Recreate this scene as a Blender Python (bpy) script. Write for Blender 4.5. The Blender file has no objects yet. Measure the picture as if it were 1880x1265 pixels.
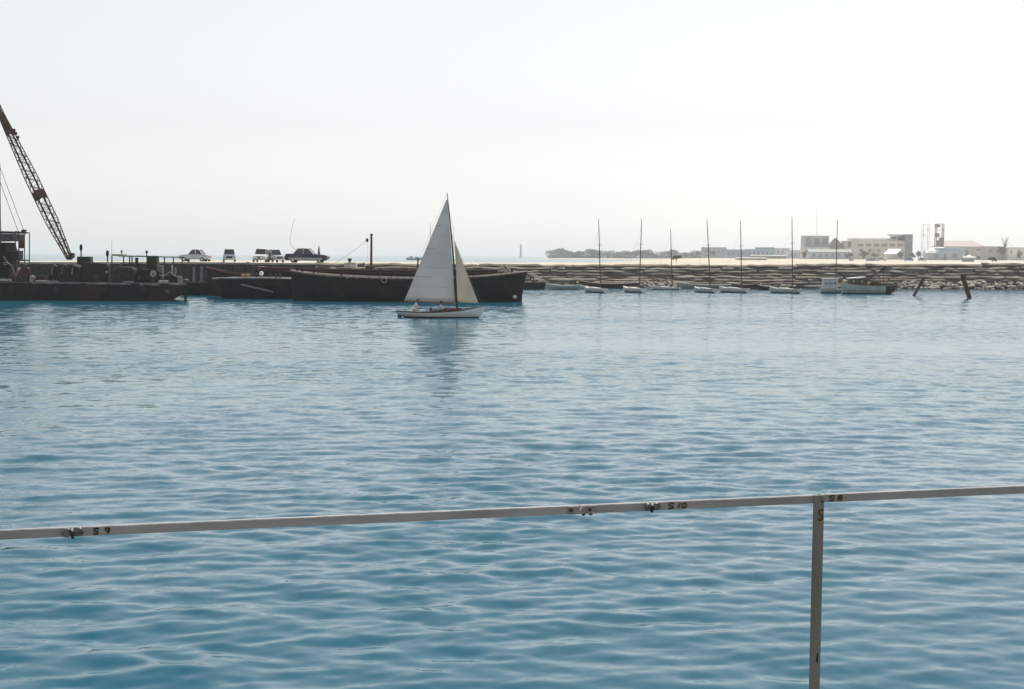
import bpy, bmesh, math, random
import numpy as np
from mathutils import Vector, Matrix
random.seed(7)
rng = np.random.default_rng(11)
SC = bpy.context.scene
COL = SC.collection
R = math.radians
# ------------------------------------------------------------------ camera
PW, PH, FPX = 1880.0, 1265.0, 2611.0
EYE = Vector((0.0, 0.0, 5.5))
PITCH = math.atan((632.5 - 469.0) / FPX)
ROLL = R(0.35)
_f = Vector((0, math.cos(PITCH), -math.sin(PITCH)))
_r0 = Vector((1, 0, 0)); _u0 = _r0.cross(_f)
_r = _r0 * math.cos(ROLL) + _u0 * math.sin(ROLL)
_u = -_r0 * math.sin(ROLL) + _u0 * math.cos(ROLL)
cam = bpy.data.cameras.new('camera'); cam.sensor_width = 36.0; cam.lens = 50.0
cam.clip_start = 0.1; cam.clip_end = 30000
camo = bpy.data.objects.new('camera', cam); COL.objects.link(camo)
camo.matrix_world = Matrix(((_r.x, _u.x, -_f.x, EYE.x), (_r.y, _u.y, -_f.y, EYE.y), (_r.z, _u.z, -_f.z, EYE.z), (0, 0, 0, 1)))
SC.camera = camo
# ------------------------------------------------------------------ sky and sun
SUN_EL, SUN_AZ = 58.0, 22.0            # degrees; azimuth clockwise from the view direction
w = bpy.data.worlds.new('World'); SC.world = w; w.use_nodes = True
nt = w.node_tree; bg = nt.nodes['Background']
sk = nt.nodes.new('ShaderNodeTexSky'); sk.sky_type = 'NISHITA'; sk.sun_disc = False
sk.sun_elevation = R(SUN_EL); sk.sun_rotation = R(SUN_AZ)
sk.air_density = 1.1; sk.dust_density = 0.75; sk.ozone_density = 1.2; sk.altitude = 0
hv = nt.nodes.new('ShaderNodeHueSaturation'); hv.inputs['Saturation'].default_value = 0.19      # milky, hazy air: an evenly paler sky
nt.links.new(sk.outputs[0], hv.inputs['Color']); nt.links.new(hv.outputs[0], bg.inputs[0]); bg.inputs[1].default_value = 0.1
sl = bpy.data.lights.new('sun', 'SUN'); sl.energy = 3.9; sl.angle = R(0.53); sl.color = (1.0, 0.95, 0.87)
so = bpy.data.objects.new('sun', sl); COL.objects.link(so)
_sd = Vector((math.sin(R(SUN_AZ)) * math.cos(R(SUN_EL)), math.cos(R(SUN_AZ)) * math.cos(R(SUN_EL)), math.sin(R(SUN_EL))))
so.rotation_euler = _sd.to_track_quat('Z', 'Y').to_euler(); so.location = _sd * 60
SC.view_settings.view_transform = 'Standard'; SC.view_settings.look = 'None'
SC.view_settings.gamma = 1.0; SC.view_settings.use_curve_mapping = False
SC.view_settings.exposure = 0.36
SC.cycles.volume_bounces = 2; SC.cycles.max_bounces = 10
# ------------------------------------------------------------------ photo geometry
def ray(px, py): return _r * ((px - 940) / FPX) + _u * ((632.5 - py) / FPX) + _f
def at(px, py, Y): d = ray(px, py); return EYE + d * (Y / d.y)
def on(px, py, z=0.0): d = ray(px, py); return EYE + d * ((z - EYE.z) / d.z)
# ------------------------------------------------------------------ materials
MATS = {}
def mat(name, col, rough=0.7, col2=None, scale=3.0, thr=(0.4, 0.62), metal=0.0, bump=0.0, bscale=8.0, stretch=(1, 1, 1), trans=0.0, var=0.12, spec=0.5, glass=False):
    if name in MATS: return MATS[name]
    m = bpy.data.materials.new(name); m.use_nodes = True; t = m.node_tree; b = t.nodes['Principled BSDF']
    b.inputs['Roughness'].default_value = rough; b.inputs['Metallic'].default_value = metal
    b.inputs['Specular IOR Level'].default_value = spec
    tc = t.nodes.new('ShaderNodeTexCoord'); mp = t.nodes.new('ShaderNodeMapping')
    mp.inputs['Scale'].default_value = stretch; t.links.new(tc.outputs['Object'], mp.inputs[0])
    oi = t.nodes.new('ShaderNodeObjectInfo')
    ad = t.nodes.new('ShaderNodeVectorMath'); ad.operation = 'ADD'; 
    sc_ = t.nodes.new('ShaderNodeMath'); sc_.operation = 'MULTIPLY'; sc_.inputs[1].default_value = 37.0
    t.links.new(oi.outputs['Random'], sc_.inputs[0]); t.links.new(mp.outputs[0], ad.inputs[0]); t.links.new(sc_.outputs[0], ad.inputs[1])
    n1 = t.nodes.new('ShaderNodeTexNoise'); n1.inputs['Scale'].default_value = scale; n1.inputs['Detail'].default_value = 6
    t.links.new(ad.outputs[0], n1.inputs['Vector'])
    c2 = col2 if col2 else tuple(c * 0.72 for c in col)
    rp = t.nodes.new('ShaderNodeValToRGB'); rp.color_ramp.elements[0].position = thr[0]; rp.color_ramp.elements[1].position = thr[1]
    rp.color_ramp.elements[0].color = (*col, 1); rp.color_ramp.elements[1].color = (*c2, 1)
    t.links.new(n1.outputs['Fac'], rp.inputs[0])
    hs = t.nodes.new('ShaderNodeHueSaturation')
    vr = t.nodes.new('ShaderNodeMapRange'); vr.inputs['To Min'].default_value = 1 - var; vr.inputs['To Max'].default_value = 1 + var
    t.links.new(oi.outputs['Random'], vr.inputs[0]); t.links.new(vr.outputs[0], hs.inputs['Value']); t.links.new(rp.outputs[0], hs.inputs['Color'])
    t.links.new(hs.outputs[0], b.inputs['Base Color'])
    if bump:
        n2 = t.nodes.new('ShaderNodeTexNoise'); n2.inputs['Scale'].default_value = bscale; n2.inputs['Detail'].default_value = 5
        t.links.new(ad.outputs[0], n2.inputs['Vector'])
        bp = t.nodes.new('ShaderNodeBump'); bp.inputs['Strength'].default_value = bump; bp.inputs['Distance'].default_value = 0.05
        t.links.new(n2.outputs['Fac'], bp.inputs['Height']); t.links.new(bp.outputs[0], b.inputs['Normal'])
    if trans:
        tr = t.nodes.new('ShaderNodeBsdfTranslucent'); t.links.new(hs.outputs[0], tr.inputs[0])
        mx = t.nodes.new('ShaderNodeMixShader'); mx.inputs[0].default_value = trans
        t.links.new(b.outputs[0], mx.inputs[1]); t.links.new(tr.outputs[0], mx.inputs[2])
        t.links.new(mx.outputs[0], t.nodes['Material Output'].inputs[0])
    MATS[name] = m; return m
# ------------------------------------------------------------------ mesh building
ORG = {}
class MB:
    def __init__(s): s.v = []; s.f = []
    def add(s, vs, fs):
        k = len(s.v); s.v += [Vector(p) for p in vs]; s.f += [tuple(i + k for i in f) for f in fs]; return s
    def box(s, c, size, rz=0.0, taper=1.0):
        x, y, z = size[0] / 2, size[1] / 2, size[2] / 2; q = Matrix.Rotation(rz, 3, 'Z'); c = Vector(c)
        vs = [c + q @ Vector((a * x * (taper if e > 0 else 1), b * y * (taper if e > 0 else 1), e * z)) for e in (-1, 1) for a, b in ((-1, -1), (1, -1), (1, 1), (-1, 1))]
        return s.add(vs, [(3, 2, 1, 0), (4, 5, 6, 7), (0, 1, 5, 4), (1, 2, 6, 5), (2, 3, 7, 6), (3, 0, 4, 7)])
    def bar(s, p, q, w, h=None, up=(0, 0, 1)):
        p, q = Vector(p), Vector(q); h = h or w; d = (q - p).normalized(); u = Vector(up)
        if abs(d.dot(u)) > 0.98: u = Vector((0, 1, 0))
        a = d.cross(u).normalized() * w / 2; b = a.cross(d).normalized() * h / 2
        vs = [e + i * a + j * b for e in (p, q) for i, j in ((-1, -1), (1, -1), (1, 1), (-1, 1))]
        return s.add(vs, [(3, 2, 1, 0), (4, 5, 6, 7), (0, 1, 5, 4), (1, 2, 6, 5), (2, 3, 7, 6), (3, 0, 4, 7)])
    def tube(s, pts, r, n=6, cap=True):
        pts = [Vector(p) for p in pts]; rs = r if isinstance(r, (list, tuple)) else [r] * len(pts); vs = []; fs = []
        for i, p in enumerate(pts):
            d = (pts[min(i + 1, len(pts) - 1)] - pts[max(i - 1, 0)]).normalized()
            u = Vector((0, 0, 1)) if abs(d.z) < 0.9 else Vector((0, 1, 0))
            a = d.cross(u).normalized(); b = a.cross(d).normalized()
            vs += [p + (a * math.cos(t * 2 * math.pi / n) + b * math.sin(t * 2 * math.pi / n)) * rs[i] for t in range(n)]
        for i in range(len(pts) - 1):
            for t in range(n): fs.append((i * n + t, i * n + (t + 1) % n, (i + 1) * n + (t + 1) % n, (i + 1) * n + t))
        if cap: fs += [tuple(range(n))[::-1], tuple((len(pts) - 1) * n + t for t in range(n))]
        return s.add(vs, fs)
    def lathe(s, c, prof, n=14, axis='Z'):
        c = Vector(c); vs = []; fs = []
        for r, z in prof:
            for t in range(n):
                a = 2 * math.pi * t / n; x, y = r * math.cos(a), r * math.sin(a)
                vs.append(c + (Vector((x, y, z)) if axis == 'Z' else Vector((x, z, y)) if axis == 'Y' else Vector((z, x, y))))
        m = len(prof)
        for i in range(m - 1):
            for t in range(n): fs.append((i * n + t, i * n + (t + 1) % n, (i + 1) * n + (t + 1) % n, (i + 1) * n + t))
        fs += [tuple(range(n))[::-1], tuple((m - 1) * n + t for t in range(n))]
        return s.add(vs, fs)
    def prism(s, poly, off):          # polygon of 3-d points pushed along off
        poly = [Vector(p) for p in poly]; o = Vector(off); n = len(poly)
        return s.add(poly + [p + o for p in poly], [tuple(range(n))[::-1], tuple(range(n, 2 * n))] + [(i, (i + 1) % n, n + (i + 1) % n, n + i) for i in range(n)])
    def loft(s, rows, close=False, flip=False):
        n = len(rows[0]); fs = []
        for i in range(len(rows) - 1):
            for j in range(n if close else n - 1):
                q = (i * n + j, i * n + (j + 1) % n, (i + 1) * n + (j + 1) % n, (i + 1) * n + j); fs.append(q[::-1] if flip else q)
        return s.add([p for r in rows for p in r], fs)
    def build(s, name, m, parent=None, smooth=False, org=None, bevel=0.0):
        me = bpy.data.meshes.new(name); o = bpy.data.objects.new(name, me)
        if parent is not None: og = ORG.get(parent, Vector((0, 0, 0)))
        else: og = Vector(org) if org is not None else (sum(s.v, Vector()) / max(len(s.v), 1))
        me.from_pydata([p - og for p in s.v], [], s.f); me.validate(); 
        bm = bmesh.new(); bm.from_mesh(me); bmesh.ops.recalc_face_normals(bm, faces=bm.faces)
        if bevel: bmesh.ops.bevel(bm, geom=[e for e in bm.edges], offset=bevel, segments=1, affect='EDGES')
        bm.to_mesh(me); bm.free()
        if smooth:
            for p in me.polygons: p.use_smooth = True
            if smooth != 'all': me.set_sharp_from_angle(angle=R(40))
        me.materials.append(m); COL.objects.link(o); ORG[o] = og
        if parent is None: o.location = og
        else: o.parent = parent
        return o
def tag(o, label, cat, group=None, kind=None):
    if label: o['label'] = label
    if cat: o['category'] = cat
    if group: o['group'] = group
    if kind: o['kind'] = kind
    return o
def thing(name, label, cat, loc, group=None, rz=0.0):
    o = bpy.data.objects.new(name, None); o.empty_display_size = 0.2; COL.objects.link(o)
    o.location = loc; o.rotation_euler = (0, 0, rz); ORG[o] = Vector(loc) if not rz else Vector((0, 0, 0))
    return tag(o, label, cat, group)
def local(o): ORG[o] = Vector((0, 0, 0)); return o       # parts given in the thing's own frame
def copy_tree(o, parent=None):
    c = o.copy(); COL.objects.link(c); c.parent = parent
    for ch in list(o.children): copy_tree(ch, c)
    return c
def struct(o): o['kind'] = 'structure'; return o
def vnoise(x, s=0): 
    i = math.floor(x); f = x - i; f = f * f * (3 - 2 * f)
    h = lambda k: (math.sin((k + s * 57.3) * 127.1) * 43758.5453) % 1.0
    return h(i) * (1 - f) + h(i + 1) * f
# ------------------------------------------------------------------ sea
def make_sea():
    ys = [-7.0]
    while ys[-1] < 420:
        y = ys[-1]; ys.append(y + max(0.07, max(y, 1) ** 2 / 10500.0))
    y = ys[-1]
    while y < 9000: y *= 1.12; ys.append(min(y, 9200))
    ys = np.array(ys)
    ud = np.linspace(-0.46, 0.46, 480)
    us = np.concatenate([-np.geomspace(0.47, 5, 14)[::-1], ud, np.geomspace(0.47, 5, 14)])
    Y, U = np.meshgrid(ys, us, indexing='ij'); X = U * (Y + 14.0)
    dy = np.gradient(ys)[:, None] * np.ones_like(U); dx = np.gradient(us)[None, :] * (Y + 14.0)
    Z = np.zeros_like(X); res = np.zeros_like(X); tot = 0
    gust = 0.72 + 0.36 * np.sin(X * 0.11 + 1.3 + 0.8 * np.sin(Y * 0.07)) * np.sin(Y * 0.05 + X * 0.03) + 0.15 * np.sin(X * 0.31 - Y * 0.17)
    for i in range(130):
        lam = 0.30 * (3.4 / 0.30) ** (rng.random() ** 1.1)
        th = R(94) + rng.normal() * R(40 if lam < 0.7 else 26)
        k = 2 * math.pi / lam; kx, ky = k * math.cos(th), k * math.sin(th)
        sl = 0.0110 * (0.52 + 0.95 * math.exp(-(math.log(lam / 0.95)) ** 2 / 0.7))
        a = sl / k
        samp = np.maximum(abs(ky) * dy, abs(kx) * dx) / (2 * math.pi)       # samples per wave
        fade = np.clip((0.42 - samp) / 0.25, 0, 1)
        ph = rng.random() * 6.283
        W = np.sin(kx * X + ky * Y + ph)
        Z += a * (W + 0.22 * np.cos(2 * (kx * X + ky * Y + ph))) * fade * gust
        res += sl * sl * (1 - fade); tot += sl * sl
    res = np.sqrt(res / tot)
    n, m = X.shape
    co = np.stack([X, Y, Z], -1).reshape(-1, 3).astype(np.float32)
    idx = np.arange(n * m).reshape(n, m)
    q = np.stack([idx[:-1, :-1], idx[:-1, 1:], idx[1:, 1:], idx[1:, :-1]], -1).reshape(-1, 4).astype(np.int32)
    me = bpy.data.meshes.new('sea'); me.vertices.add(len(co)); me.vertices.foreach_set('co', co.ravel())
    me.loops.add(q.size); me.loops.foreach_set('vertex_index', q.ravel()); me.polygons.add(len(q))
    me.polygons.foreach_set('loop_start', np.arange(0, q.size, 4, dtype=np.int32))
    me.polygons.foreach_set('use_smooth', np.ones(len(q), dtype=bool)); me.update(calc_edges=True)
    at_ = me.attributes.new('ripple', 'FLOAT', 'POINT'); at_.data.foreach_set('value', res.ravel().astype(np.float32))
    o = bpy.data.objects.new('sea', me); COL.objects.link(o); return struct(o)
def water_mat():
    m = bpy.data.materials.new('sea_water'); m.use_nodes = True; t = m.node_tree; N = t.nodes; K = t.links.new
    b = N['Principled BSDF']; b.inputs['IOR'].default_value = 1.33; b.inputs['Roughness'].default_value = 0.06
    b.inputs['Base Color'].default_value = (0.003, 0.078, 0.125, 1)
    tc = N.new('ShaderNodeTexCoord'); at_ = N.new('ShaderNodeAttribute'); at_.attribute_name = 'ripple'
    def noise(sx, sy, detail, seed):
        mp = N.new('ShaderNodeMapping'); mp.inputs['Scale'].default_value = (sx, sy, 1); mp.inputs['Location'].default_value = (seed, seed * 2, seed)
        K(tc.outputs['Object'], mp.inputs[0]); n = N.new('ShaderNodeTexNoise'); n.inputs['Scale'].default_value = 1; n.inputs['Detail'].default_value = detail
        K(mp.outputs[0], n.inputs['Vector']); return n
    def vm(op, a, bb): 
        v = N.new('ShaderNodeVectorMath'); v.operation = op
        for i, s in enumerate((a, bb)):
            if s is None: continue
            if isinstance(s, (tuple, list)): v.inputs[i].default_value = s
            elif isinstance(s, (int, float)): v.inputs[i].default_value = (s,) * 3
            else: K(s, v.inputs[i])
        return v.outputs[0]
    def ma(op, a, bb, clamp=False):
        v = N.new('ShaderNodeMath'); v.operation = op; v.use_clamp = clamp
        for i, s in enumerate((a, bb)):
            if isinstance(s, (int, float)): v.inputs[i].default_value = s
            elif s is not None: K(s, v.inputs[i])
        return v.outputs[0]
    gust = noise(0.018, 0.05, 3, 3.1); gr = N.new('ShaderNodeMapRange'); gr.inputs['From Min'].default_value = 0.32; gr.inputs['From Max'].default_value = 0.68
    gr.inputs['To Min'].default_value = 0.30; gr.inputs['To Max'].default_value = 1.5; K(gust.outputs['Fac'], gr.inputs[0])
    def slope(n, ax, ay): return vm('MULTIPLY', vm('SUBTRACT', n.outputs['Color'], (0.5, 0.5, 0.5)), (ax, ay, 0))
    fine = slope(noise(3.2, 4.6, 5, 0.7), 0.17, 0.24)           # small ripples everywhere
    big = slope(noise(0.55, 1.15, 4, 5.3), 0.36, 0.50)            # stands in for the waves the mesh is too coarse to hold
    mid = slope(noise(1.3, 0.55, 4, 9.1), 0.25, 0.34)            # short gust ripples
    big = vm('ADD', vm('ADD', big, mid), (0, -0.030, 0))      # mostly the near flanks of the waves show at a low angle
    far = vm('SCALE', big, None); far.node.inputs['Scale'].default_value = 1; K(at_.outputs['Fac'], far.node.inputs['Scale'])
    s = vm('ADD', fine, far); s2 = vm('SCALE', s, None); K(gr.outputs[0], s2.node.inputs['Scale'])
    g = N.new('ShaderNodeNewGeometry'); nn = vm('NORMALIZE', vm('ADD', g.outputs['Normal'], s2), None); K(nn, b.inputs['Normal'])
    K(ma('ADD', ma('MULTIPLY', at_.outputs['Fac'], 0.09), 0.05), b.inputs['Roughness'])
    return m
sea = make_sea(); sea.data.materials.append(water_mat())
# ------------------------------------------------------------------ low sandy land and causeway
def horizon(px): return 469.0 + (px - 940) * math.tan(ROLL)
NEAR = [(-500, 481, 200), (60, 481.5, 212), (340, 481.5, 225), (600, 484, 236), (900, 486.5, 248), (1300, 487.2, 255), (1880, 485, 259), (2600, 484, 264)]
FAR = [(-500, 216), (60, 233), (340, 262), (600, 300), (900, 330), (1120, 372), (1180, 560), (1240, 1000), (1300, 1500), (1880, 1700), (2600, 1800)]
def lerp(tab, x, k):
    for a, b in zip(tab, tab[1:]):
        if x <= b[0]: u = (x - a[0]) / (b[0] - a[0]); return a[k] + (b[k] - a[k]) * max(0, min(1, u))
    return tab[-1][k]
def near_edge(px): return at(px, lerp(NEAR, px, 1), lerp(NEAR, px, 2))
def near_edge_x(X):
    px = 940 + X / 250 * FPX
    for _ in range(8): px += (X - near_edge(px).x) / 250 * FPX
    return near_edge(px)
def make_land():
    mb = MB(); rows = []
    pxs = [-500 + i * 31 for i in range(101)]
    for px in pxs:
        e = near_edge(px); yf = lerp(FAR, px, 1); d = ray(px, 480); row = [Vector((e.x, e.y, -1.0)) if px > 640 else Vector((e.x, e.y + 0.3, -1.0))]
        for k in range(15):
            t = (k / 14) ** 1.6; y = e.y + (yf - e.y) * t; x = e.x + (y - e.y) * d.x / d.y
            z = e.z * (1 - min(1, t * 3)) + 4.02 * min(1, t * 3) if px > 1200 else e.z
            if 0 < k < 14: z += (vnoise(x * 0.07, 1) + vnoise(y * 0.09 + x * 0.02, 2) - 1.0) * 0.22
            row.append(Vector((x, y, z)))
        row.append(Vector((row[-1].x, yf + 14, -1.0))); rows.append(row)
    mb.loft(rows)
    return struct(mb.build('sandy_ground', mat('sand', (0.50, 0.45, 0.36), 0.9, (0.38, 0.34, 0.27), 0.09, bump=0.4, bscale=1.5), smooth='all', org=(0, 0, 0)))
land = make_land()
# ------------------------------------------------------------------ shared surface colours
M_WHITE = mat('white_paint', (0.74, 0.75, 0.72), 0.45, (0.60, 0.60, 0.56), 2.0)
M_BLACK = mat('tarred_hull', (0.013, 0.012, 0.010), 0.75, (0.045, 0.023, 0.014), 0.5, thr=(0.5, 0.72), stretch=(1, 1, 0.35), bump=0.3, bscale=3, spec=0.2)
M_RUST = mat('rust', (0.085, 0.030, 0.018), 0.85, (0.04, 0.018, 0.012), 1.5, bump=0.3)
M_BROWN = mat('brown_wood', (0.10, 0.05, 0.028), 0.7, (0.055, 0.028, 0.017), 3.0)
M_DKWOOD = mat('dark_wood', (0.045, 0.026, 0.017), 0.8, (0.025, 0.016, 0.012), 3.0, bump=0.3)
M_BLEACH = mat('bleached_wood', (0.42, 0.38, 0.33), 0.85, (0.28, 0.25, 0.21), 2.0)
M_DKSTEEL = mat('dark_steel', (0.022, 0.022, 0.022), 0.6, (0.045, 0.028, 0.02), 2.0, spec=0.3)
M_GREEN = mat('dark_green_paint', (0.014, 0.024, 0.014), 0.6, (0.012, 0.013, 0.009), 1.6, spec=0.3)
M_OLIVE = mat('olive_paint', (0.036, 0.036, 0.014), 0.6, (0.024, 0.022, 0.010), 1.8, spec=0.3)
M_GREY = mat('grey_paint', (0.22, 0.22, 0.23), 0.6, (0.15, 0.15, 0.15), 2.0)
M_LGREY = mat('pale_grey_paint', (0.45, 0.45, 0.44), 0.6, (0.33, 0.32, 0.30), 2.0)
M_GLASS = mat('dark_glass', (0.02, 0.025, 0.03), 0.08, (0.03, 0.035, 0.04), 2.0, spec=0.8)
M_RUBBER = mat('black_rubber', (0.015, 0.015, 0.015), 0.85)
M_CHROME = mat('chrome', (0.75, 0.75, 0.76), 0.15, (0.6, 0.6, 0.6), 4, metal=1.0)
M_ROPE = mat('rope', (0.34, 0.31, 0.26), 0.9, (0.22, 0.19, 0.15), 6)
# ------------------------------------------------------------------ left quay wall
def quay_wall():
    t = thing('quay_wall', 'dark concrete quay wall behind the crane barge and moored lighters', 'wall', near_edge(150) * 1.0)
    pxs = [-480 + 28 * i for i in range(41)]
    face, cop = MB(), MB(); a, b, c = [], [], []
    for px in pxs:
        e = near_edge(px)
        a.append([Vector((e.x, e.y - 0.30, -1.2)), Vector((e.x, e.y - 0.25, e.z - 0.26)), Vector((e.x, e.y + 0.4, e.z - 0.26)), Vector((e.x, e.y + 0.4, -1.2))])
        j = (vnoise(px * 0.05, 9) - 0.5) * 0.16
        b.append([Vector((e.x, e.y - 0.45 + j, e.z - 0.255)), Vector((e.x, e.y - 0.42 + j, e.z + 0.03)), Vector((e.x, e.y + 1.0, e.z + 0.05)), Vector((e.x, e.y + 1.0, e.z - 0.255))])
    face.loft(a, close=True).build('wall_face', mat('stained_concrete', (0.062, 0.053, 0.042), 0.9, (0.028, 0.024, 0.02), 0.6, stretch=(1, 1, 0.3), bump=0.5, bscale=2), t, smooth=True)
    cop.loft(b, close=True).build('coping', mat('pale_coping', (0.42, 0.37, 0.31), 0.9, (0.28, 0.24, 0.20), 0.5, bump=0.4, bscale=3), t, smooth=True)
    for px in (66, 92, 120, 205, 300, 344, 357, 371, 388, 412, 432, 455, 500):
        e = near_edge(px); h = 0.3 if px not in (357, 371) else -0.5
        MB().tube([(e.x, e.y - 0.72, -1.2), (e.x + 0.03, e.y - 0.70, e.z - 0.5 + h * 0.3)], [0.26, 0.22], 8).build('timber_pile', M_DKWOOD if px not in (357, 371) else M_GREY, t, smooth=True)
    return t
quay_wall()
# ------------------------------------------------------------------ stepped stone embankment on the right
def embankment():
    t = thing('stone_embankment', 'long grey-brown embankment of weathered horizontal stone courses behind the moored sloops', 'embankment', near_edge(1400) * 1.0)
    core = MB(); rows = []
    for i in range(64):
        px = 600 + i * 32; e = near_edge(px)
        rows.append([Vector((e.x, e.y - 4.6, -1.0)), Vector((e.x, e.y - 3.6, 0.35)), Vector((e.x, e.y - 0.25, e.z - 0.35)), Vector((e.x, e.y + 1.2, e.z - 0.3))])
    core.loft(rows).build('core', mat('packed_rubble', (0.11, 0.095, 0.075), 0.95, (0.06, 0.052, 0.042), 0.8, bump=0.8, bscale=2), t, smooth=True)
    x0, x1 = near_edge(615).x, near_edge(2350).x
    ms = [mat('stone_grey_brown', (0.28, 0.25, 0.205), 0.95, (0.115, 0.10, 0.082), 0.55, thr=(0.38, 0.62), bump=0.7, bscale=2.5, stretch=(0.5, 1, 2.0), var=0.3),
          mat('stone_reddish', (0.28, 0.215, 0.18), 0.95, (0.12, 0.092, 0.077), 0.6, thr=(0.38, 0.62), bump=0.7, bscale=2.5, stretch=(0.5, 1, 2.0), var=0.3),
          mat('stone_olive', (0.225, 0.21, 0.15), 0.95, (0.105, 0.096, 0.072), 0.6, thr=(0.38, 0.62), bump=0.7, bscale=2.5, stretch=(0.5, 1, 2.0), var=0.3)]
    NC = 8; k = 0
    for c in range(NC):
        x = x0 + random.uniform(-4, 0)
        while x < x1:
            L = random.uniform(6.0, 22.0); e = near_edge_x(x + L / 2)
            f0, f1 = c / NC, (c + 1) / NC
            hz = e.z + 0.04; zb, zt = 0.1 + (hz - 0.1) * f0 - 0.1, 0.1 + (hz - 0.1) * f1
            dp = -4.1 + 4.1 * f0 + random.uniform(-0.12, 0.10); n = max(6, int(L / 0.8)); sd = random.random() * 90
            tilt = random.uniform(-0.006, 0.006); sh = random.uniform(-0.05, 0.03); rows = []
            for i in range(n + 1):
                u = i / n; xx = x + L * u; en = near_edge_x(xx) if i in (0, n) else e; yy = near_edge_x(x).y * (1 - u) + near_edge_x(x + L).y * u
                a = (vnoise(xx * 0.8, sd) - 0.5); b = (vnoise(xx * 0.7, sd + 3) - 0.5)
                end = 1.0
                top = zt + sh + tilt * (xx - x - L / 2) + b * 0.26; yf = yy + dp + a * 0.75
                und = 0.2 + 0.16 * vnoise(xx * 0.6, sd + 6)
                hh = top - zb
                rows.append([Vector((xx, yf + und, zb)), Vector((xx, yf + 0.04, zb + hh * (0.34 + 0.25 * b))), Vector((xx, yf, zb + hh * (0.66 + 0.3 * a))), Vector((xx, yf + 0.36, zb + hh)), Vector((xx, yf + 1.35, top + 0.08))])
            mb = MB().loft(rows); m = len(rows[0])
            mb.add(rows[0], [tuple(range(m))]); mb.add(rows[-1], [tuple(range(m))])
            o = mb.build('stone_slab', ms[(k * 7 + c) % 3 if random.random() < 0.5 else 0], t); k += 1
            x += L + random.uniform(-0.2, 0.5)
    # rubble at the foot
    rockm = mat('rubble_rock', (0.38, 0.34, 0.29), 0.95, (0.2, 0.18, 0.15), 0.9, bump=0.6, bscale=3, var=0.35)
    protos = []
    for q in range(6):
        bm = bmesh.new(); bmesh.ops.create_icosphere(bm, subdivisions=1, radius=0.5)
        for v in bm.verts: v.co = Vector((v.co.x * 1.25, v.co.y, v.co.z * 0.75)) * random.uniform(0.72, 1.2)
        me = bpy.data.meshes.new('rock'); bm.to_mesh(me); bm.free(); me.materials.append(rockm); protos.append(me)
    spots = []
    for _ in range(160): px = random.uniform(1635, 1960); spots.append((px, random.random(), random.uniform(0.6, 1.45)))
    for _ in range(44): spots.append((random.uniform(1165, 1255), random.random() * 0.9, random.uniform(0.5, 1.1)))
    for _ in range(86): spots.append((random.uniform(1000, 1640), random.random() * 0.45, random.uniform(0.4, 0.95)))
    for px, h, s in spots:
        e = near_edge(px); o = bpy.data.objects.new('rock', random.choice(protos)); COL.objects.link(o); o.parent = t
        p = Vector((e.x, e.y - 5.6 + 2.2 * h, -0.05 + 1.25 * h)); o.location = p - ORG[t]
        o.rotation_euler = (random.uniform(-.4, .4), random.uniform(-.4, .4), random.uniform(0, 6.3)); o.scale = (s * random.uniform(.8, 1.3), s, s * random.uniform(.7, 1.1))
embankment()
# ------------------------------------------------------------------ hulls
def hull_meshes(st, zsplit=0.1, q=2.2, nu=4, nl=4, dz=0.06, rake=(0, 0)):
    """st: stations (x, half beam, sheer z, keel z) from stern to bow. Returns upper, lower and deck builders."""
    up, lo, dk = MB(), MB(), MB(); ru, rl, rd = {1: [], -1: []}, {1: [], -1: []}, []
    def hb(z, b, zs, zk): a = max(0, min(1, (z - zk) / (zs - zk))); return b * (1 - (1 - a) ** q)
    xa, xb = st[0][0], st[-1][0]
    for x, b, zs, zk in st:
        uu = (x - xa) / (xb - xa); rk = rake[0] * max(0, 1 - uu / 0.12) ** 1.5 - rake[1] * max(0, 1 - (1 - uu) / 0.12) ** 1.5      # ends slope in towards the waterline
        xr = lambda z: x + rk * (zs - z) / max(zs, 0.1)
        zm = max(zsplit, zk + 0.01) if zk < zs - 0.02 else zk + 0.01
        zm = min(zm, zs - 0.01)
        for sg in (1, -1):
            ru[sg].append([Vector((xr(zs + (zm - zs) * k / nu), sg * hb(zs + (zm - zs) * k / nu, b, zs, zk), zs + (zm - zs) * k / nu)) for k in range(nu + 1)])
            rl[sg].append([Vector((xr(zm + (zk - zm) * k / nl), sg * hb(zm + (zk - zm) * k / nl, b, zs, zk), zm + (zk - zm) * k / nl)) for k in range(nl + 1)])
        bi = max(b - 0.03, 0.005); rd.append([Vector((x, -bi, zs - dz)), Vector((x, -bi * 0.5, zs - dz + 0.03)), Vector((x, 0, zs - dz + 0.05)), Vector((x, bi * 0.5, zs - dz + 0.03)), Vector((x, bi, zs - dz))])
    for sg in (1, -1): up.loft(ru[sg], flip=sg < 0); lo.loft(rl[sg], flip=sg < 0)
    tr = ru[1][0] + rl[1][0][1:] + rl[-1][0][::-1][1:] + ru[-1][0][::-1][1:]
    up.add(tr, [tuple(range(len(tr)))])
    tr = ru[1][-1] + rl[1][-1][1:] + rl[-1][-1][::-1][1:] + ru[-1][-1][::-1][1:]
    up.add(tr, [tuple(range(len(tr)))])
    dk.loft(rd); return up, lo, dk
def smooth_st(st, n=22):
    """Catmull-Rom through the stations"""
    out = []; P = [st[0]] + list(st) + [st[-1]]; m = len(st) - 1
    for i in range(n + 1):
        t = i / n * m; k = min(int(t), m - 1); u = t - k; a, b, c, d = P[k], P[k + 1], P[k + 2], P[k + 3]
        out.append(tuple(0.5 * ((2 * b[j]) + (-a[j] + c[j]) * u + (2 * a[j] - 5 * b[j] + 4 * c[j] - d[j]) * u * u + (-a[j] + 3 * b[j] - 3 * c[j] + d[j]) * u ** 3) for j in range(4)))
    return out
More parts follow.
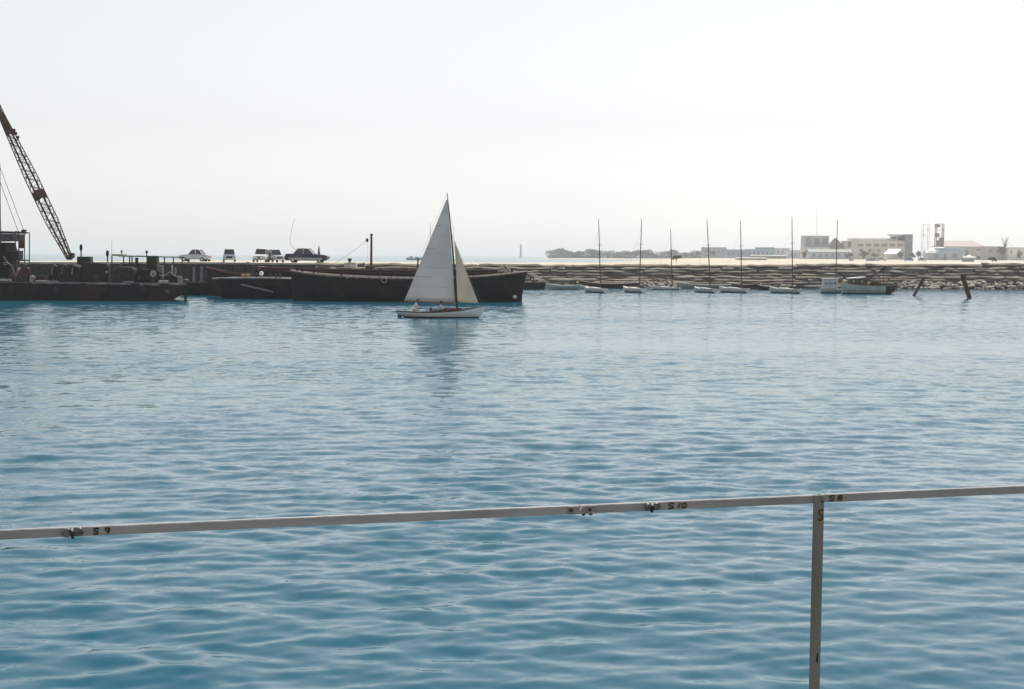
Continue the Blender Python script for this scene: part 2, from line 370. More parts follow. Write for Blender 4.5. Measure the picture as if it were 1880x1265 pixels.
def rail_line(st, r, dz=0.0, inset=0.0):
    mb = MB()
    for sg in (1, -1): mb.tube([(x, sg * (b - inset if b > inset else b), zs + dz) for x, b, zs, zk in st], r, 5)
    return mb
# ------------------------------------------------------------------ people
def person(name, label, loc, joints, shirt, parent_rot=0.0, skin=(0.30, 0.15, 0.09), hair=(0.02, 0.015, 0.01), trousers=(0.45, 0.43, 0.38), scale=1.0):
    """joints: name -> position (metres, own frame). One skinned body surface; hair is a child."""
    J = {k: Vector(v) * scale for k, v in joints.items()}
    rad = dict(pelvis=0.125, waist=0.12, chest=0.145, neck=0.055, chin=0.075, crown=0.085, shl=0.07, shr=0.07, ell=0.045, elr=0.045, wrl=0.032, wrr=0.032, hal=0.036, har=0.036,
               hil=0.09, hir=0.09, knl=0.062, knr=0.062, anl=0.042, anr=0.042, tol=0.035, tor=0.035)
    E = [('pelvis', 'waist'), ('waist', 'chest'), ('chest', 'neck'), ('neck', 'chin'), ('chin', 'crown'), ('chest', 'shl'), ('shl', 'ell'), ('ell', 'wrl'), ('wrl', 'hal'), ('chest', 'shr'), ('shr', 'elr'), ('elr', 'wrr'), ('wrr', 'har'),
         ('pelvis', 'hil'), ('hil', 'knl'), ('knl', 'anl'), ('anl', 'tol'), ('pelvis', 'hir'), ('hir', 'knr'), ('knr', 'anr'), ('anr', 'tor')]
    ks = list(J); me = bpy.data.meshes.new('skeleton'); me.from_pydata([J[k] for k in ks], [(ks.index(a), ks.index(b)) for a, b in E], [])
    ob = bpy.data.objects.new('skeleton', me); COL.objects.link(ob)
    ms = ob.modifiers.new('skin', 'SKIN')
    for i, k in enumerate(ks): sv = me.skin_vertices[0].data[i]; r = rad[k] * scale; sv.radius = (r * (1.25 if k in ('chest', 'waist', 'pelvis') else 1), r); sv.use_root = (k == 'pelvis')
    sb = ob.modifiers.new('sub', 'SUBSURF'); sb.levels = 2
    bpy.context.view_layer.update(); dg = bpy.context.evaluated_depsgraph_get()
    bme = bpy.data.meshes.new_from_object(ob.evaluated_get(dg)); bpy.data.objects.remove(ob)
    # fingers, nose and ears belong to the same surface
    bm = bmesh.new(); bm.from_mesh(bme); ex = MB()
    for h, wv in (('hal', 'wrl'), ('har', 'wrr')):
        d = (J[h] - J[wv]).normalized(); sd = d.cross(Vector((0, 0, 1))); sd = sd.normalized() if sd.length > 0.1 else Vector((1, 0, 0))
        dn = d.cross(sd).normalized() * 0.5
        for k, ln in enumerate((0.065, 0.08, 0.085, 0.075)):
            b0 = J[h] + sd * (k - 1.5) * 0.02 * scale; ex.tube([b0, b0 + d * ln * 0.55 * scale, b0 + (d * 0.9 + dn) * ln * scale], [0.010, 0.009, 0.007], 5)
        b0 = J[wv] + d * 0.02 - sd * 0.03 * scale; ex.tube([b0, b0 + (d - sd * 0.6) * 0.04, b0 + (d - sd * 0.3) * 0.08], [0.012, 0.011, 0.008], 5)
    hd = (J['chin'] + J['crown']) / 2; fw = Vector((1, 0, 0))
    ex.tube([hd + fw * 0.07 * scale, hd + fw * 0.11 * scale - Vector((0, 0, 0.03))], [0.010, 0.016], 5)
    off = len(bm.verts); vs = [bm.verts.new(p) for p in ex.v]
    for f in ex.f: 
        try: bm.faces.new([vs[i] for i in f])
        except ValueError: pass
    bm.to_mesh(bme); bm.free(); bme.name = name
    o = bpy.data.objects.new(name, bme); COL.objects.link(o); o.location = loc; o.rotation_euler = (0, 0, parent_rot); ORG[o] = Vector((0, 0, 0))
    bme.materials.clear()
    for c, nm in ((shirt, 'shirt_' + name + str(len(MATS))), (skin, 'skin'), (trousers, 'trousers_%d' % int(trousers[0] * 1000))): bme.materials.append(mat(nm, c, 0.85))
    reg = dict(pelvis=2, waist=0, chest=0, neck=1, chin=1, crown=1, shl=0, shr=0, ell=0, elr=0, wrl=1, wrr=1, hal=1, har=1, hil=2, hir=2, knl=2, knr=2, anl=2, anr=2, tol=1, tor=1)
    for p in bme.polygons:
        c = p.center; k = min(ks, key=lambda n: (J[n] - c).length - rad[n] * 0.6); p.material_index = reg[k]; p.use_smooth = True
    hm_ = MB().lathe(J['crown'] * 0.75 + J['chin'] * 0.25 + Vector((-0.02, 0, 0.02)), [(0.09 * scale, 0.0), (0.105 * scale, 0.04), (0.085 * scale, 0.09), (0.03, 0.115)], 10)
    hm_.build('hair', mat('hair_%d' % int(hair[0] * 1000), hair, 0.8), o, smooth=True)
    return tag(o, label, 'person')
# ------------------------------------------------------------------ the sailing sloop in the middle
def sailing_sloop():
    O = on(807, 583); Y = O.y
    def lx(px, py, dy=0): return at(px, py, Y + dy)
    t = thing('sailing_sloop', 'white sloop under grey-white mainsail and jib sailing across the harbour', 'sailboat', O)
    s = FPX / Y
    X = lambda px: (px - 807) / s
    st = [(X(727), 0.32, 0.56, 0.36), (X(735), 0.55, 0.53, 0.16), (X(750), 0.8, 0.49, -0.12), (X(780), 1.05, 0.46, -0.42), (X(810), 1.12, 0.50, -0.5), (X(840), 0.98, 0.62, -0.45), (X(862), 0.66, 0.78, -0.28), (X(878), 0.26, 0.92, -0.02), (X(887), 0.03, 1.0, 0.5)]
    st = smooth_st(st, 28); up, lo, dk = hull_meshes(st, 0.1, 2.0, dz=0.04)
    W = lambda mb: (setattr(mb, 'v', [p + O for p in mb.v]), mb)[1]
    h = W(up).build('hull', mat('ivory_hull', (0.84, 0.845, 0.80), 0.35, (0.76, 0.765, 0.72), 0.8), t, smooth=True)
    W(lo).build('bottom_paint', mat('antifouling', (0.06, 0.030, 0.022), 0.7), t, smooth=True)
    W(dk).build('deck', mat('deck_cream', (0.55, 0.50, 0.42), 0.7), t, smooth=True)
    W(rail_line(st, 0.035, 0.01)).build('gunwale', M_BROWN, t, smooth=True)
    # coaming and low coachroof
    cc = []
    for px, wd, hh in ((748, 0.42, 0.05), (765, 0.6, 0.06), (795, 0.66, 0.08), (812, 0.66, 0.24), (835, 0.55, 0.24), (848, 0.30, 0.14)):
        x = X(px); zs = min(st, key=lambda q: abs(q[0] - x))[2] - 0.04
        cc.append([Vector((x, -wd, zs)), Vector((x, -wd * 0.94, zs + hh)), Vector((x, -wd * 0.4, zs + hh + (0.07 if px > 790 else 0))), Vector((x, wd * 0.4, zs + hh + (0.07 if px > 790 else 0))), Vector((x, wd * 0.94, zs + hh)), Vector((x, wd, zs))])
    co = MB().loft(cc); co.add(cc[-1], [(0, 1, 2, 3, 4, 5)]); co.add(cc[0], [(0, 1, 2, 3, 4, 5)])
    W(co).build('coachroof', M_BROWN, t)
    # spars
    mt, mbz = lx(821, 354), lx(839.5, 567)
    mast = MB().tube([mbz, lx(834.5, 500), lx(828.5, 430), mt], [0.085, 0.085, 0.07, 0.03], 8).build('mast', M_DKWOOD, t, smooth=True)
    MB().tube([lx(833, 419, -0.45), lx(833, 419.5, 0.5)], 0.025, 5).build('spreader', M_DKWOOD, mast)
    tack, clew = lx(836.5, 556.5), lx(742.5, 551.5, 0.9)
    MB().tube([lx(837, 557.5), lx(741.5, 552.6, 0.9)], [0.05, 0.04], 7).build('boom', mat('varnished_spar', (0.36, 0.20, 0.10), 0.5), t, smooth=True)
    # mainsail: luff down the mast, leech curved
    def sail(luff, leech, camber, nu=16, nv=22):
        rows = []
        for j in range(nv + 1):
            v = j / nv; a = luff(v); b = leech(v); row = []
            for i in range(nu + 1):
                u = i / nu; p = a.lerp(b, u); p.y += camber * math.sin(math.pi * u ** 0.8) * math.sin(math.pi * (0.12 + 0.83 * (1 - v))) ; row.append(p)
            rows.append(row)
        return rows
    def curve(*pts):
        def f(v):
            k = v * (len(pts) - 1); i = min(int(k), len(pts) - 2); 
            # quadratic through three points
            if len(pts) == 3: return pts[0] * (1 - v) * (1 - 2 * v) + pts[1] * 4 * v * (1 - v) + pts[2] * v * (2 * v - 1)
            return pts[i].lerp(pts[i + 1], k - i)
        return f
    cl = mat('canvas', (0.69, 0.68, 0.66), 0.9, (0.62, 0.61, 0.595), 0.5, trans=0.30, stretch=(1, 1, 0.6), bump=0.25, bscale=1.5)
    rows = sail(curve(lx(836, 555.5), lx(828.6, 458), lx(821.5, 366)), curve(clew, lx(782.5, 456, 0.95), lx(819.5, 366.5, 0.25)), 0.42)
    ms = MB().loft(rows); k = len(rows[0])
    mainsail = ms.build('mainsail', cl, t, smooth='all')
    rowj = sail(curve(lx(878.5, 556.5), lx(856.8, 500), lx(834.5, 443)), curve(lx(839.5, 555, 0.55), lx(837.6, 500, 0.42), lx(833.8, 443.2, 0.05)), 0.22, 10, 18)
    MB().loft(rowj).build('jib', mat('cream_canvas', (0.70, 0.645, 0.56), 0.9, (0.62, 0.575, 0.50), 0.5, trans=0.32, bump=0.25, bscale=1.5), t, smooth='all')
    for o in (mainsail, [c for c in t.children if c.name.startswith('jib')][0]):
        sm = o.modifiers.new('thick', 'SOLIDIFY'); sm.thickness = 0.006
    # battens, seams
    for (j0, f) in ((0.27, 0.42), (0.5, 0.36), (0.77, 0.45)):
        j = int(j0 * 22); r = rows[j]; MB().tube([p + Vector((0, -0.02, 0)) for p in r[int(len(r) * (1 - f)):]], 0.016, 4).build('batten', mat('batten_pocket', (0.40, 0.39, 0.38), 0.9), mainsail)
    for j in (3, 7, 10, 14, 19):
        r = rows[j]; MB().tube([p + Vector((0, -0.006, 0)) for p in r], 0.012, 4).build('seam', mat('sail_seam', (0.50, 0.485, 0.46), 0.9), mainsail)
    rig = mat('rigging_wire', (0.10, 0.10, 0.10), 0.5)
    MB().tube([lx(886, 562.5), lx(830.2, 432)], 0.010, 4).build('forestay', rig, t)
    MB().tube([lx(730, 571.5), mt], 0.008, 4).build('backstay', rig, t)
    for dy in (-0.95, 0.95): MB().tube([lx(833, 571, dy), lx(833, 419.3, dy * 0.47), lx(824, 385)], 0.008, 4).build('shroud', rig, t)
    MB().tube([lx(743, 552, 0.9), lx(744, 572, 0.1)], 0.014, 4).build('mainsheet', M_ROPE, t)
    b = MB().box(lx(791, 569, -0.2), (0.28, 0.3, 0.34), taper=0.8); b.build('winch_box', M_DKWOOD, t, bevel=0.03)
    r = MB().prism([lx(728, 572) + Vector(q) for q in ((0.05, -0.02, 0.1), (0.35, -0.02, 0.1), (0.55, -0.02, -0.9), (0.2, -0.02, -0.9))], (0, 0.04, 0)); r.build('rudder', M_DKWOOD, t)
    # crew
    seat = lx(757, 572.2, -0.45)
    person('person', 'person in a white shirt sitting at the stern of the sailing sloop, leaning forward', seat, dict(pelvis=(0, 0, 0.11), waist=(0.10, 0, 0.27), chest=(0.24, 0, 0.50), neck=(0.34, 0, 0.66), chin=(0.40, 0, 0.72), crown=(0.42, 0, 0.84),
        shl=(0.26, 0.19, 0.56), ell=(0.42, 0.24, 0.36), wrl=(0.60, 0.14, 0.42), hal=(0.66, 0.10, 0.44), shr=(0.26, -0.19, 0.56), elr=(0.38, -0.26, 0.32), wrr=(0.58, -0.2, 0.25), har=(0.65, -0.18, 0.24),
        hil=(0.04, 0.10, 0.09), hir=(0.04, -0.10, 0.09), knl=(0.46, 0.14, 0.14), knr=(0.46, -0.12, 0.14), anl=(0.56, 0.14, -0.24), anr=(0.56, -0.12, -0.24), tol=(0.72, 0.14, -0.28), tor=(0.72, -0.12, -0.28)), (0.88, 0.88, 0.88), trousers=(0.72, 0.72, 0.70), scale=1.22)
    seat = lx(803, 570.5, -0.5)
    person('person', 'person in white slumped low in the cockpit beside the mast', seat, dict(pelvis=(0, 0, 0.05), waist=(0.12, 0, 0.16), chest=(0.24, 0, 0.32), neck=(0.28, 0, 0.46), chin=(0.31, 0, 0.52), crown=(0.30, 0, 0.64),
        shl=(0.24, 0.19, 0.37), ell=(0.44, 0.24, 0.24), wrl=(0.62, 0.16, 0.18), hal=(0.68, 0.12, 0.17), shr=(0.24, -0.19, 0.37), elr=(0.42, -0.24, 0.22), wrr=(0.60, -0.2, 0.15), har=(0.66, -0.18, 0.14),
        hil=(-0.04, 0.10, 0.03), hir=(-0.04, -0.10, 0.03), knl=(-0.36, 0.13, 0.08), knr=(-0.36, -0.12, 0.08), anl=(-0.66, 0.13, -0.12), anr=(-0.66, -0.12, -0.12), tol=(-0.76, 0.13, -0.06), tor=(-0.76, -0.12, -0.06)), (0.86, 0.86, 0.86), trousers=(0.30, 0.30, 0.30), scale=1.2)
sailing_sloop()
# ------------------------------------------------------------------ dark lighters
def lighter(name, label, cat, O, pts, beam, keel, qexp=2.6, hullm=None, railm=None, railr=0.09, bowl=0.02, bowr=0.02, zsplit=0.0, deckz=0.5, deckm=None, rake=(0.2, 0.3)):
    """pts: (px, py of the gunwale) from left to right at depth O.y"""
    t = thing(name, label, cat, O); Y = O.y; st = []; n = len(pts) - 1
    xs = [at(px, py, Y).x for px, py in pts]
    for i, (px, py) in enumerate(pts):
        p = at(px, py, Y); u = (p.x - xs[0]) / (xs[-1] - xs[0])
        b = beam * min(1, (bowl + (1 - bowl) * min(1, u / 0.22) ** 0.55)) * min(1, (bowr + (1 - bowr) * min(1, (1 - u) / 0.22) ** 0.55))
        zk = keel + (p.z - keel) * 0.0
        st.append((p.x - O.x, b, p.z - O.z, zk))
    st = smooth_st(st, 36)
    # re-evaluate the plan form after smoothing so that the ends stay fair
    x0, x1 = st[0][0], st[-1][0]; st2 = []
    for x, b, zs, zk in st:
        u = (x - x0) / (x1 - x0)
        b = beam * (bowl + (1 - bowl) * min(1, max(u, 0) / 0.24) ** 0.6) * (bowr + (1 - bowr) * min(1, max(1 - u, 0) / 0.2) ** 0.6)
        st2.append((x, max(b, 0.03), zs, zk))
    up, lo, dk = hull_meshes(st2, zsplit, qexp, dz=deckz, rake=rake)
    W = lambda mb: (setattr(mb, 'v', [p + O for p in mb.v]), mb)[1]
    W(up).build('hull', hullm or M_BLACK, t, smooth=True); W(lo).build('bottom', hullm or M_BLACK, t, smooth=True)
    W(dk).build('deck', deckm or M_BROWN, t, smooth=True)
    W(rail_line(st2, railr, 0.02)).build('gunwale', railm or M_BLEACH, t, smooth=True)
    return t, st2
OD = on(750, 552.5)
tD, stD = lighter('cargo_lighter', 'big black wooden lighter with pale gunwale moored behind the sailing sloop', 'lighter', OD,
        [(534, 496.5), (560, 500.5), (600, 504.5), (660, 508), (720, 510), (790, 510.5), (850, 508.8), (895, 506), (930, 502.5), (966, 498.5)], 3.4, -1.0, bowl=0.05, bowr=0.03, railm=M_BLEACH, deckz=0.35, rake=(0.3, 0.62))
# rust wale below the gunwale, stem post, hanging rope loop, float
mb = MB()
for x, b, zs, zk in stD: pass
W_ = lambda O, st, dz, sc=1.0, sg=-1: [Vector((x, sg * b * sc, zs + dz)) + O for x, b, zs, zk in st]
MB().tube(W_(OD, stD, -0.16, 1.0), 0.10, 5).build('rubbing_wale', M_RUST, tD, smooth=True)
MB().tube([OD + Vector((stD[-1][0], 0, stD[-1][2])), at(961, 520, OD.y), at(957, 540, OD.y), at(956, 555, OD.y)], 0.14, 6).build('stem_post', M_RUST, tD, smooth=True)
yl = OD.y - 3.55
MB().tube([at(697, 507, yl), at(699, 511, yl), at(701, 516, yl), at(705, 519, yl), at(709, 517.5, yl), at(710, 513, yl), at(707, 509.5, yl)], 0.09, 6).build('rope_fender', M_ROPE, tD, smooth=True)
for px, w_ in ((636, 5), (654, 4), (673, 5), (884, 3), (868, 4)): MB().tube([at(px, 509 - (3 if px > 800 else 0), yl), at(px + w_ / 2, 511 - (3 if px > 800 else 0), yl), at(px + w_, 508.5 - (3 if px > 800 else 0), yl)], 0.07, 5).build('rope_end', M_ROPE, tD, smooth=True)
for px, py0, py1 in ((698, 492, 510), (627, 494, 507), (940, 493, 501), (545, 491, 498), (555, 492, 500), (576, 490, 502)): MB().tube([at(px, py1, OD.y - 1.0), at(px, py0, OD.y - 1.0)], 0.12, 7).build('mooring_bitt', M_DKWOOD, tD, smooth=True)
o = MB().lathe(at(945, 545.5, OD.y - 2.2), [(0.05, -0.24), (0.19, -0.12), (0.24, 0.02), (0.17, 0.17), (0.05, 0.24)], 10).build('float_buoy', M_WHITE, None, smooth=True)
tag(o, 'small white float ball hanging at the bow of the big black lighter', 'float')
OB = on(690, 545.5)
tB, stB = lighter('cargo_lighter', 'red-brown rimmed lighter carrying a short mast, mostly hidden behind the big black lighter', 'lighter', OB,
        [(469, 490.5), (500, 492), (540, 493.5), (600, 494.5), (660, 495.8), (720, 497), (790, 497.5), (850, 497.2), (890, 496.5), (914, 495.5)], 3.2, -1.0, bowl=0.3, bowr=0.2, railm=M_RUST, railr=0.11, deckz=0.12, deckm=mat('sun_bleached_planks', (0.50, 0.44, 0.38), 0.9, (0.36, 0.31, 0.26), 0.7))
MB().tube(W_(OB, stB, -0.30, 1.02), 0.16, 5).build('rubbing_wale', M_RUST, tB, smooth=True)
mB = MB().tube([at(681.5, 496, OB.y), at(682, 431, OB.y)], [0.17, 0.13], 8).build('mast', mat('red_brown_spar', (0.12, 0.045, 0.035), 0.7), tB, smooth=True)
MB().lathe(at(682, 431.5, OB.y), [(0.15, -0.1), (0.2, 0.0), (0.12, 0.16)], 8).build('truck', M_DKWOOD, mB)
MB().tube([at(682, 435, OB.y), at(674, 441, OB.y), at(646, 463, OB.y), at(600, 493, OB.y)], 0.018, 4).build('stay', M_DKSTEEL, mB)
MB().lathe(at(674, 441, OB.y - 0.05), [(0.05, -0.26), (0.17, -0.12), (0.18, 0.1), (0.06, 0.26)], 8).build('pulley_block', M_DKSTEEL, mB, smooth=True)
MB().tube([at(675, 443, OB.y), at(675.5, 494, OB.y)], 0.012, 4).build('halyard', M_ROPE, mB)
MB().box(at(680, 491, OB.y - 0.6), (1.2, 0.5, 0.34)).build('mast_step', M_DKWOOD, tB, bevel=0.04)
mB2 = MB().tube([at(767, 497, OB.y), at(767.5, 472, OB.y)], [0.11, 0.09], 7).build('sheer_post', M_DKWOOD, tB, smooth=True)
hb_ = MB().box(at(644, 487, OB.y + 1), (1.55, 1.4, 0.72), taper=0.96).build('hatch', M_LGREY, tB, bevel=0.04)
MB().lathe(at(642, 480.5, OB.y + 1), [(0.17, -0.3), (0.17, 0.18), (0.27, 0.2), (0.27, 0.42), (0.1, 0.45)], 9).build('hatch_vent', M_DKSTEEL, hb_, smooth=True)
for k, (px, w_, hh) in enumerate(((480, 9, 5), (510, 7, 4), (586, 10, 5.5), (612, 9, 4), (742, 12, 3), (877, 14, 3.4))):
    o = MB().box(at(px, 494.3 - hh / 2, OB.y - 1.2), (w_ * 0.071, 0.9, hh * 0.071), 0.1 * k, 0.94).build('cargo_crate', (M_BLEACH, M_RUST, M_BROWN)[k % 3], None, bevel=0.03)
    tag(o, ['bleached crate at the left end of the red-rimmed lighter deck', 'rusty small crate near the left end of the red-rimmed lighter', 'brown crate on the red-rimmed lighter below the long dark car', 'bleached low crate left of the hatch on the red-rimmed lighter', 'rusty flat crate between mast and sail on the red-rimmed lighter', 'brown flat crate on the red-rimmed lighter right of the jib'][k], 'crate', 'crates on the hidden lighter')
# gangplanks at the right end
for k, (a, b) in enumerate((((919, 487.5), (930, 501)), ((926, 487), (938, 500.5)))):
    p, q = at(*a, OD.y + 1.6 - k * 0.5), at(*b, OD.y + 0.2 - k * 0.5)
    o = MB().bar(p, q, 0.34, 0.07, up=(0, 1, 0.4)).build('gangplank', M_BLEACH, None); tag(o, ['bleached plank leaning on the black lighter bow, left of the pair', 'bleached plank leaning on the black lighter bow, right of the pair'][k], 'plank', 'planks on the lighter bow')
OA = on(468, 547.5)
tA, stA = lighter('deck_pontoon', 'low black pontoon lighter with pale deck edge, left of the big black lighter', 'pontoon', OA,
        [(392, 511.5), (410, 510.8), (440, 510.3), (480, 510.2), (510, 510.6), (540, 511.4), (552, 512)], 2.6, -0.6, bowl=0.25, bowr=0.5, deckz=0.05, deckm=mat('pale_deck', (0.52, 0.51, 0.49), 0.8, (0.34, 0.33, 0.31), 0.8), railm=mat('pale_rail', (0.46, 0.45, 0.42), 0.8, (0.25, 0.23, 0.2), 0.8), railr=0.10, rake=(1.4, 0.2))
for px in (471, 496, 507, 514): MB().tube([at(px, 511, OA.y), at(px, 503, OA.y), at(px + 0.3, 502.5, OA.y)], [0.12, 0.12, 0.17], 8).build('bollard', M_DKSTEEL, tA, smooth=True)
MB().bar(at(442, 522, OA.y - 2.75), at(502, 536, OA.y - 2.75), 0.1, 0.22).build('rubbing_strake', M_GREY, tA)
o = MB().lathe(at(480, 502, OA.y), [(0.1, -0.28), (0.26, -0.12), (0.28, 0.05), (0.18, 0.22), (0.05, 0.28)], 10).build('mooring_buoy', M_WHITE, None, smooth=True); tag(o, 'white round buoy lying on the pale pontoon deck', 'buoy')
for k, px in enumerate((447, 455)):
    o = MB().box(at(px, 506.5 - k, OA.y + 0.6), (0.55, 0.5, 0.45), 0.3 * k, 0.95).build('wooden_crate', mat('yellowed_wood', (0.33, 0.28, 0.14), 0.85), None, bevel=0.03); tag(o, ['yellowish crate on the pontoon deck, left one', 'yellowish crate on the pontoon deck, right one'][k], 'crate', 'crates on the pontoon')
OC = on(408, 542.5)
tC, stC = lighter('rowing_barge', 'dark wooden boat with upswept brown bow beside the low pontoon', 'boat', OC,
        [(379, 490.5), (390, 494), (410, 498.5), (435, 502.8), (470, 505), (500, 505), (530, 502)], 1.7, -0.6, bowl=0.02, bowr=0.1, railm=M_RUST, deckz=0.5, hullm=M_BLACK, railr=0.11)
# dark boat and ramp right of the black lighter
OE = on(980, 531)
tE, stE = lighter('dark_rowboat', 'low dark rowboat with reddish rim just right of the black lighter bow', 'boat', OE,
        [(950, 517.5), (965, 519), (985, 519.3), (1003, 518)], 1.1, -0.4, bowl=0.3, bowr=0.05, railm=M_RUST, deckz=0.3, railr=0.07)
g = thing('landing_ramp', 'pale sloping boarding ramp between embankment and dark rowboat', 'ramp', at(985, 512, 236))
for k in range(3):
    MB().bar(at(970 + k * 3, 501.5 - k * 0.4, 243), at(994 + k * 4, 517, 234), 0.30, 0.10, up=(0.5, 0, 1)).build('ramp_plank', M_BLEACH if k != 1 else M_GREY, g)
MB().bar(at(979, 507, 239), at(979.5, 519, 239), 0.14).build('prop', M_DKWOOD, g)
# ------------------------------------------------------------------ small moored boats
def sloop(label, px0, px1, pyw, mast_top, mast_foot, ang, L=6.4, beam=0.98, fb=0.8, hullc=M_WHITE, group='moored sloops with bare masts', cover=False, mr=0.085):
    cx = (px0 + px1) / 2; O = on(cx, pyw); O.y += 0.8
    t = thing('moored_sloop', label, 'sailboat', O, group)
    st = smooth_st([(-L / 2, beam * 0.62, fb * 0.92, 0.02), (-L * 0.36, beam * 0.86, fb * 0.85, -0.25), (-L * 0.1, beam, fb * 0.84, -0.35), (L * 0.18, beam * 0.86, fb * 0.95, -0.3), (L * 0.38, beam * 0.42, fb * 1.12, -0.12), (L / 2, 0.03, fb * 1.28, 0.3)], 16)
    # size the heading so that the boat spans its width in the picture
    span = (px1 - px0) / FPX * O.y
    q = Matrix.Rotation(R(ang), 3, 'Z'); ww = [(q @ Vector((x, sg * b, 0))).x for x, b, zs, zk in st for sg in (1, -1)]
    k = span / (max(ww) - min(ww)); sx = min(1.25, max(0.8, k)); off = (max(ww) + min(ww)) / 2 * sx
    up, lo, dk = hull_meshes(st, 0.13, 2.2)
    T = lambda mb: (setattr(mb, 'v', [O + (q @ (p * sx)) - Vector((off, 0, 0)) for p in mb.v]), mb)[1]
    T(up).build('hull', hullc, t, smooth=True); T(lo).build('bottom_paint', mat('dark_antifoul', (0.03, 0.05, 0.055), 0.6), t, smooth=True); T(dk).build('deck', mat('boat_deck', (0.58, 0.56, 0.50), 0.7), t, smooth=True)
    T(rail_line(st, 0.03, 0.0)).build('gunwale', mat('grey_gunwale', (0.35, 0.36, 0.34), 0.6), t, smooth=True)
    zc = fb * 0.84 - 0.06
    T(MB().loft([[Vector((x, -w_, zc)), Vector((x, -w_ * 0.9, zc + h_)), Vector((x, 0, zc + h_ * 1.2)), Vector((x, w_ * 0.9, zc + h_)), Vector((x, w_, zc))] for x, w_, h_ in ((-L * 0.30, 0.02, 0.04), (-L * 0.29, 0.5, 0.1), (-L * 0.02, 0.55, 0.22), (L * 0.14, 0.5, 0.24), (L * 0.2, 0.2, 0.1))])).build('coachroof', mat('boat_cover', (0.62, 0.60, 0.55), 0.8), t, smooth=True)
    f = at(mast_foot[0], mast_foot[1], O.y); tp = at(mast_top[0], mast_top[1], O.y)
    m = MB().tube([f - Vector((0, 0, 0.1)), f.lerp(tp, 0.5) + Vector((0.0, 0, 0)), tp], [mr, mr * 0.9, mr * 0.5], 7).build('mast', mat('mast_brown', (0.09, 0.075, 0.065), 0.6), t, smooth=True)
    MB().bar(f.lerp(tp, 0.62) - Vector((0.4, 0, 0)), f.lerp(tp, 0.62) + Vector((0.4, 0, 0)), 0.035).build('spreader', M_DKWOOD, m)
    bq = q @ Vector((-L * 0.42 * sx, 0, 0)); MB().tube([f + Vector((0, 0, 0.75)), f + bq + Vector((0, 0, 0.8))], [0.055, 0.045], 6).build('boom', M_BROWN, t, smooth=True)
    bw = O + q @ (Vector((L / 2, 0, fb * 1.28)) * sx) - Vector((off, 0, 0)); sn = O + q @ (Vector((-L / 2, 0, fb * 0.9)) * sx) - Vector((off, 0, 0))
    rg = mat('rigging_wire', (0.1, 0.1, 0.1)); MB().tube([bw, f.lerp(tp, 0.86)], 0.008, 4).build('forestay', rg, t); MB().tube([sn, tp], 0.006, 4).build('backstay', rg, t)
    return t
sloop('white moored sloop with bare mast, leftmost of the moored sloops', 1075, 1115, 537.2, (1099, 402), (1102.5, 527), 118)
sloop('white moored sloop with bare mast, second from the left in the moored row', 1147, 1185, 537.2, (1178, 401), (1174, 527), 116)
sloop('white moored sloop with the shortest mast, lying nearest the rubble', 1198, 1249, 532.5, (1231, 420), (1234, 522), 150, fb=0.6)
sloop('white moored sloop with mast leaning left, fourth in the moored row', 1279, 1315, 537.2, (1298, 402), (1304, 528), 117)
sloop('white moored sloop with bare mast, fifth from the left in the moored row', 1326, 1374, 537.5, (1359.5, 405), (1361.5, 527), 125)
sloop('pale sloop with tall bare mast moored against the dark rowing boat', 1419, 1470, 538.5, (1454, 399), (1455, 523), 128, hullc=mat('pale_green_hull', (0.55, 0.62, 0.57), 0.4))
def rowboat(label, px0, px1, pyw, ang, hullm, rimm, fb=0.55, L=4.6, beam=0.8, name='rowing_boat', group=None, z=0.0, Y=None, inner=None):
    O = on((px0 + px1) / 2, pyw) if Y is None else at((px0 + px1) / 2, pyw, Y); t = thing(name, label, 'rowboat', O, group)
    st = smooth_st([(-L / 2, beam * 0.55, fb * 1.05, 0.02), (-L * 0.3, beam * 0.9, fb * 0.92, -0.15), (0, beam, fb * 0.88, -0.2), (L * 0.3, beam * 0.66, fb * 1.08, -0.12), (L / 2, 0.03, fb * 1.4, 0.2)], 14)
    q = Matrix.Rotation(R(ang), 3, 'Z'); ww = [(q @ Vector((x, sg * b, 0))).x for x, b, zs, zk in st for sg in (1, -1)]
    k = (px1 - px0) / FPX * O.y / (max(ww) - min(ww)); off = (max(ww) + min(ww)) / 2 * k
    up, lo, dk = hull_meshes(st, 0.05, 2.2, dz=0.3)
    T = lambda mb: (setattr(mb, 'v', [O + (q @ Vector((p.x * k, p.y * k, p.z))) - Vector((off, 0, 0)) for p in mb.v]), mb)[1]
    T(up).build('hull', hullm, t, smooth=True); T(lo).build('bottom', hullm, t, smooth=True); T(dk).build('floor_boards', inner or M_BROWN, t, smooth=True); T(rail_line(st, 0.05, 0.01)).build('gunwale', rimm, t, smooth=True)
    for x in (-L * 0.18, L * 0.12): T(MB().box((x, 0, fb * 0.72), (0.24, beam * 1.7, 0.05))).build('thwart', M_BLEACH, t)
    return t
M_PGREEN = mat('pale_green_hull', (0.55, 0.62, 0.57), 0.4)
rowboat('pale green open boat right of the dark rowboat', 1002, 1062, 531.8, 172, M_PGREEN, M_LGREY, fb=0.75, L=5.2)
rowboat('dark rowing boat tied beside the pale sloop with tall mast', 1391, 1427, 533, 165, M_DKWOOD, M_BLEACH, fb=0.7)
rowboat('white dinghy just left of the leftmost moored sloop', 1064, 1080, 530, 140, M_WHITE, M_LGREY, fb=0.5, L=3)
rowboat('white dinghy just left of the second moored sloop', 1141, 1153, 529.5, 140, M_WHITE, M_LGREY, fb=0.5, L=3)
rowboat('pale dinghy below the rubble, touching the short-masted sloop', 1188, 1204, 527, 160, M_WHITE, M_LGREY, fb=0.5, L=3)
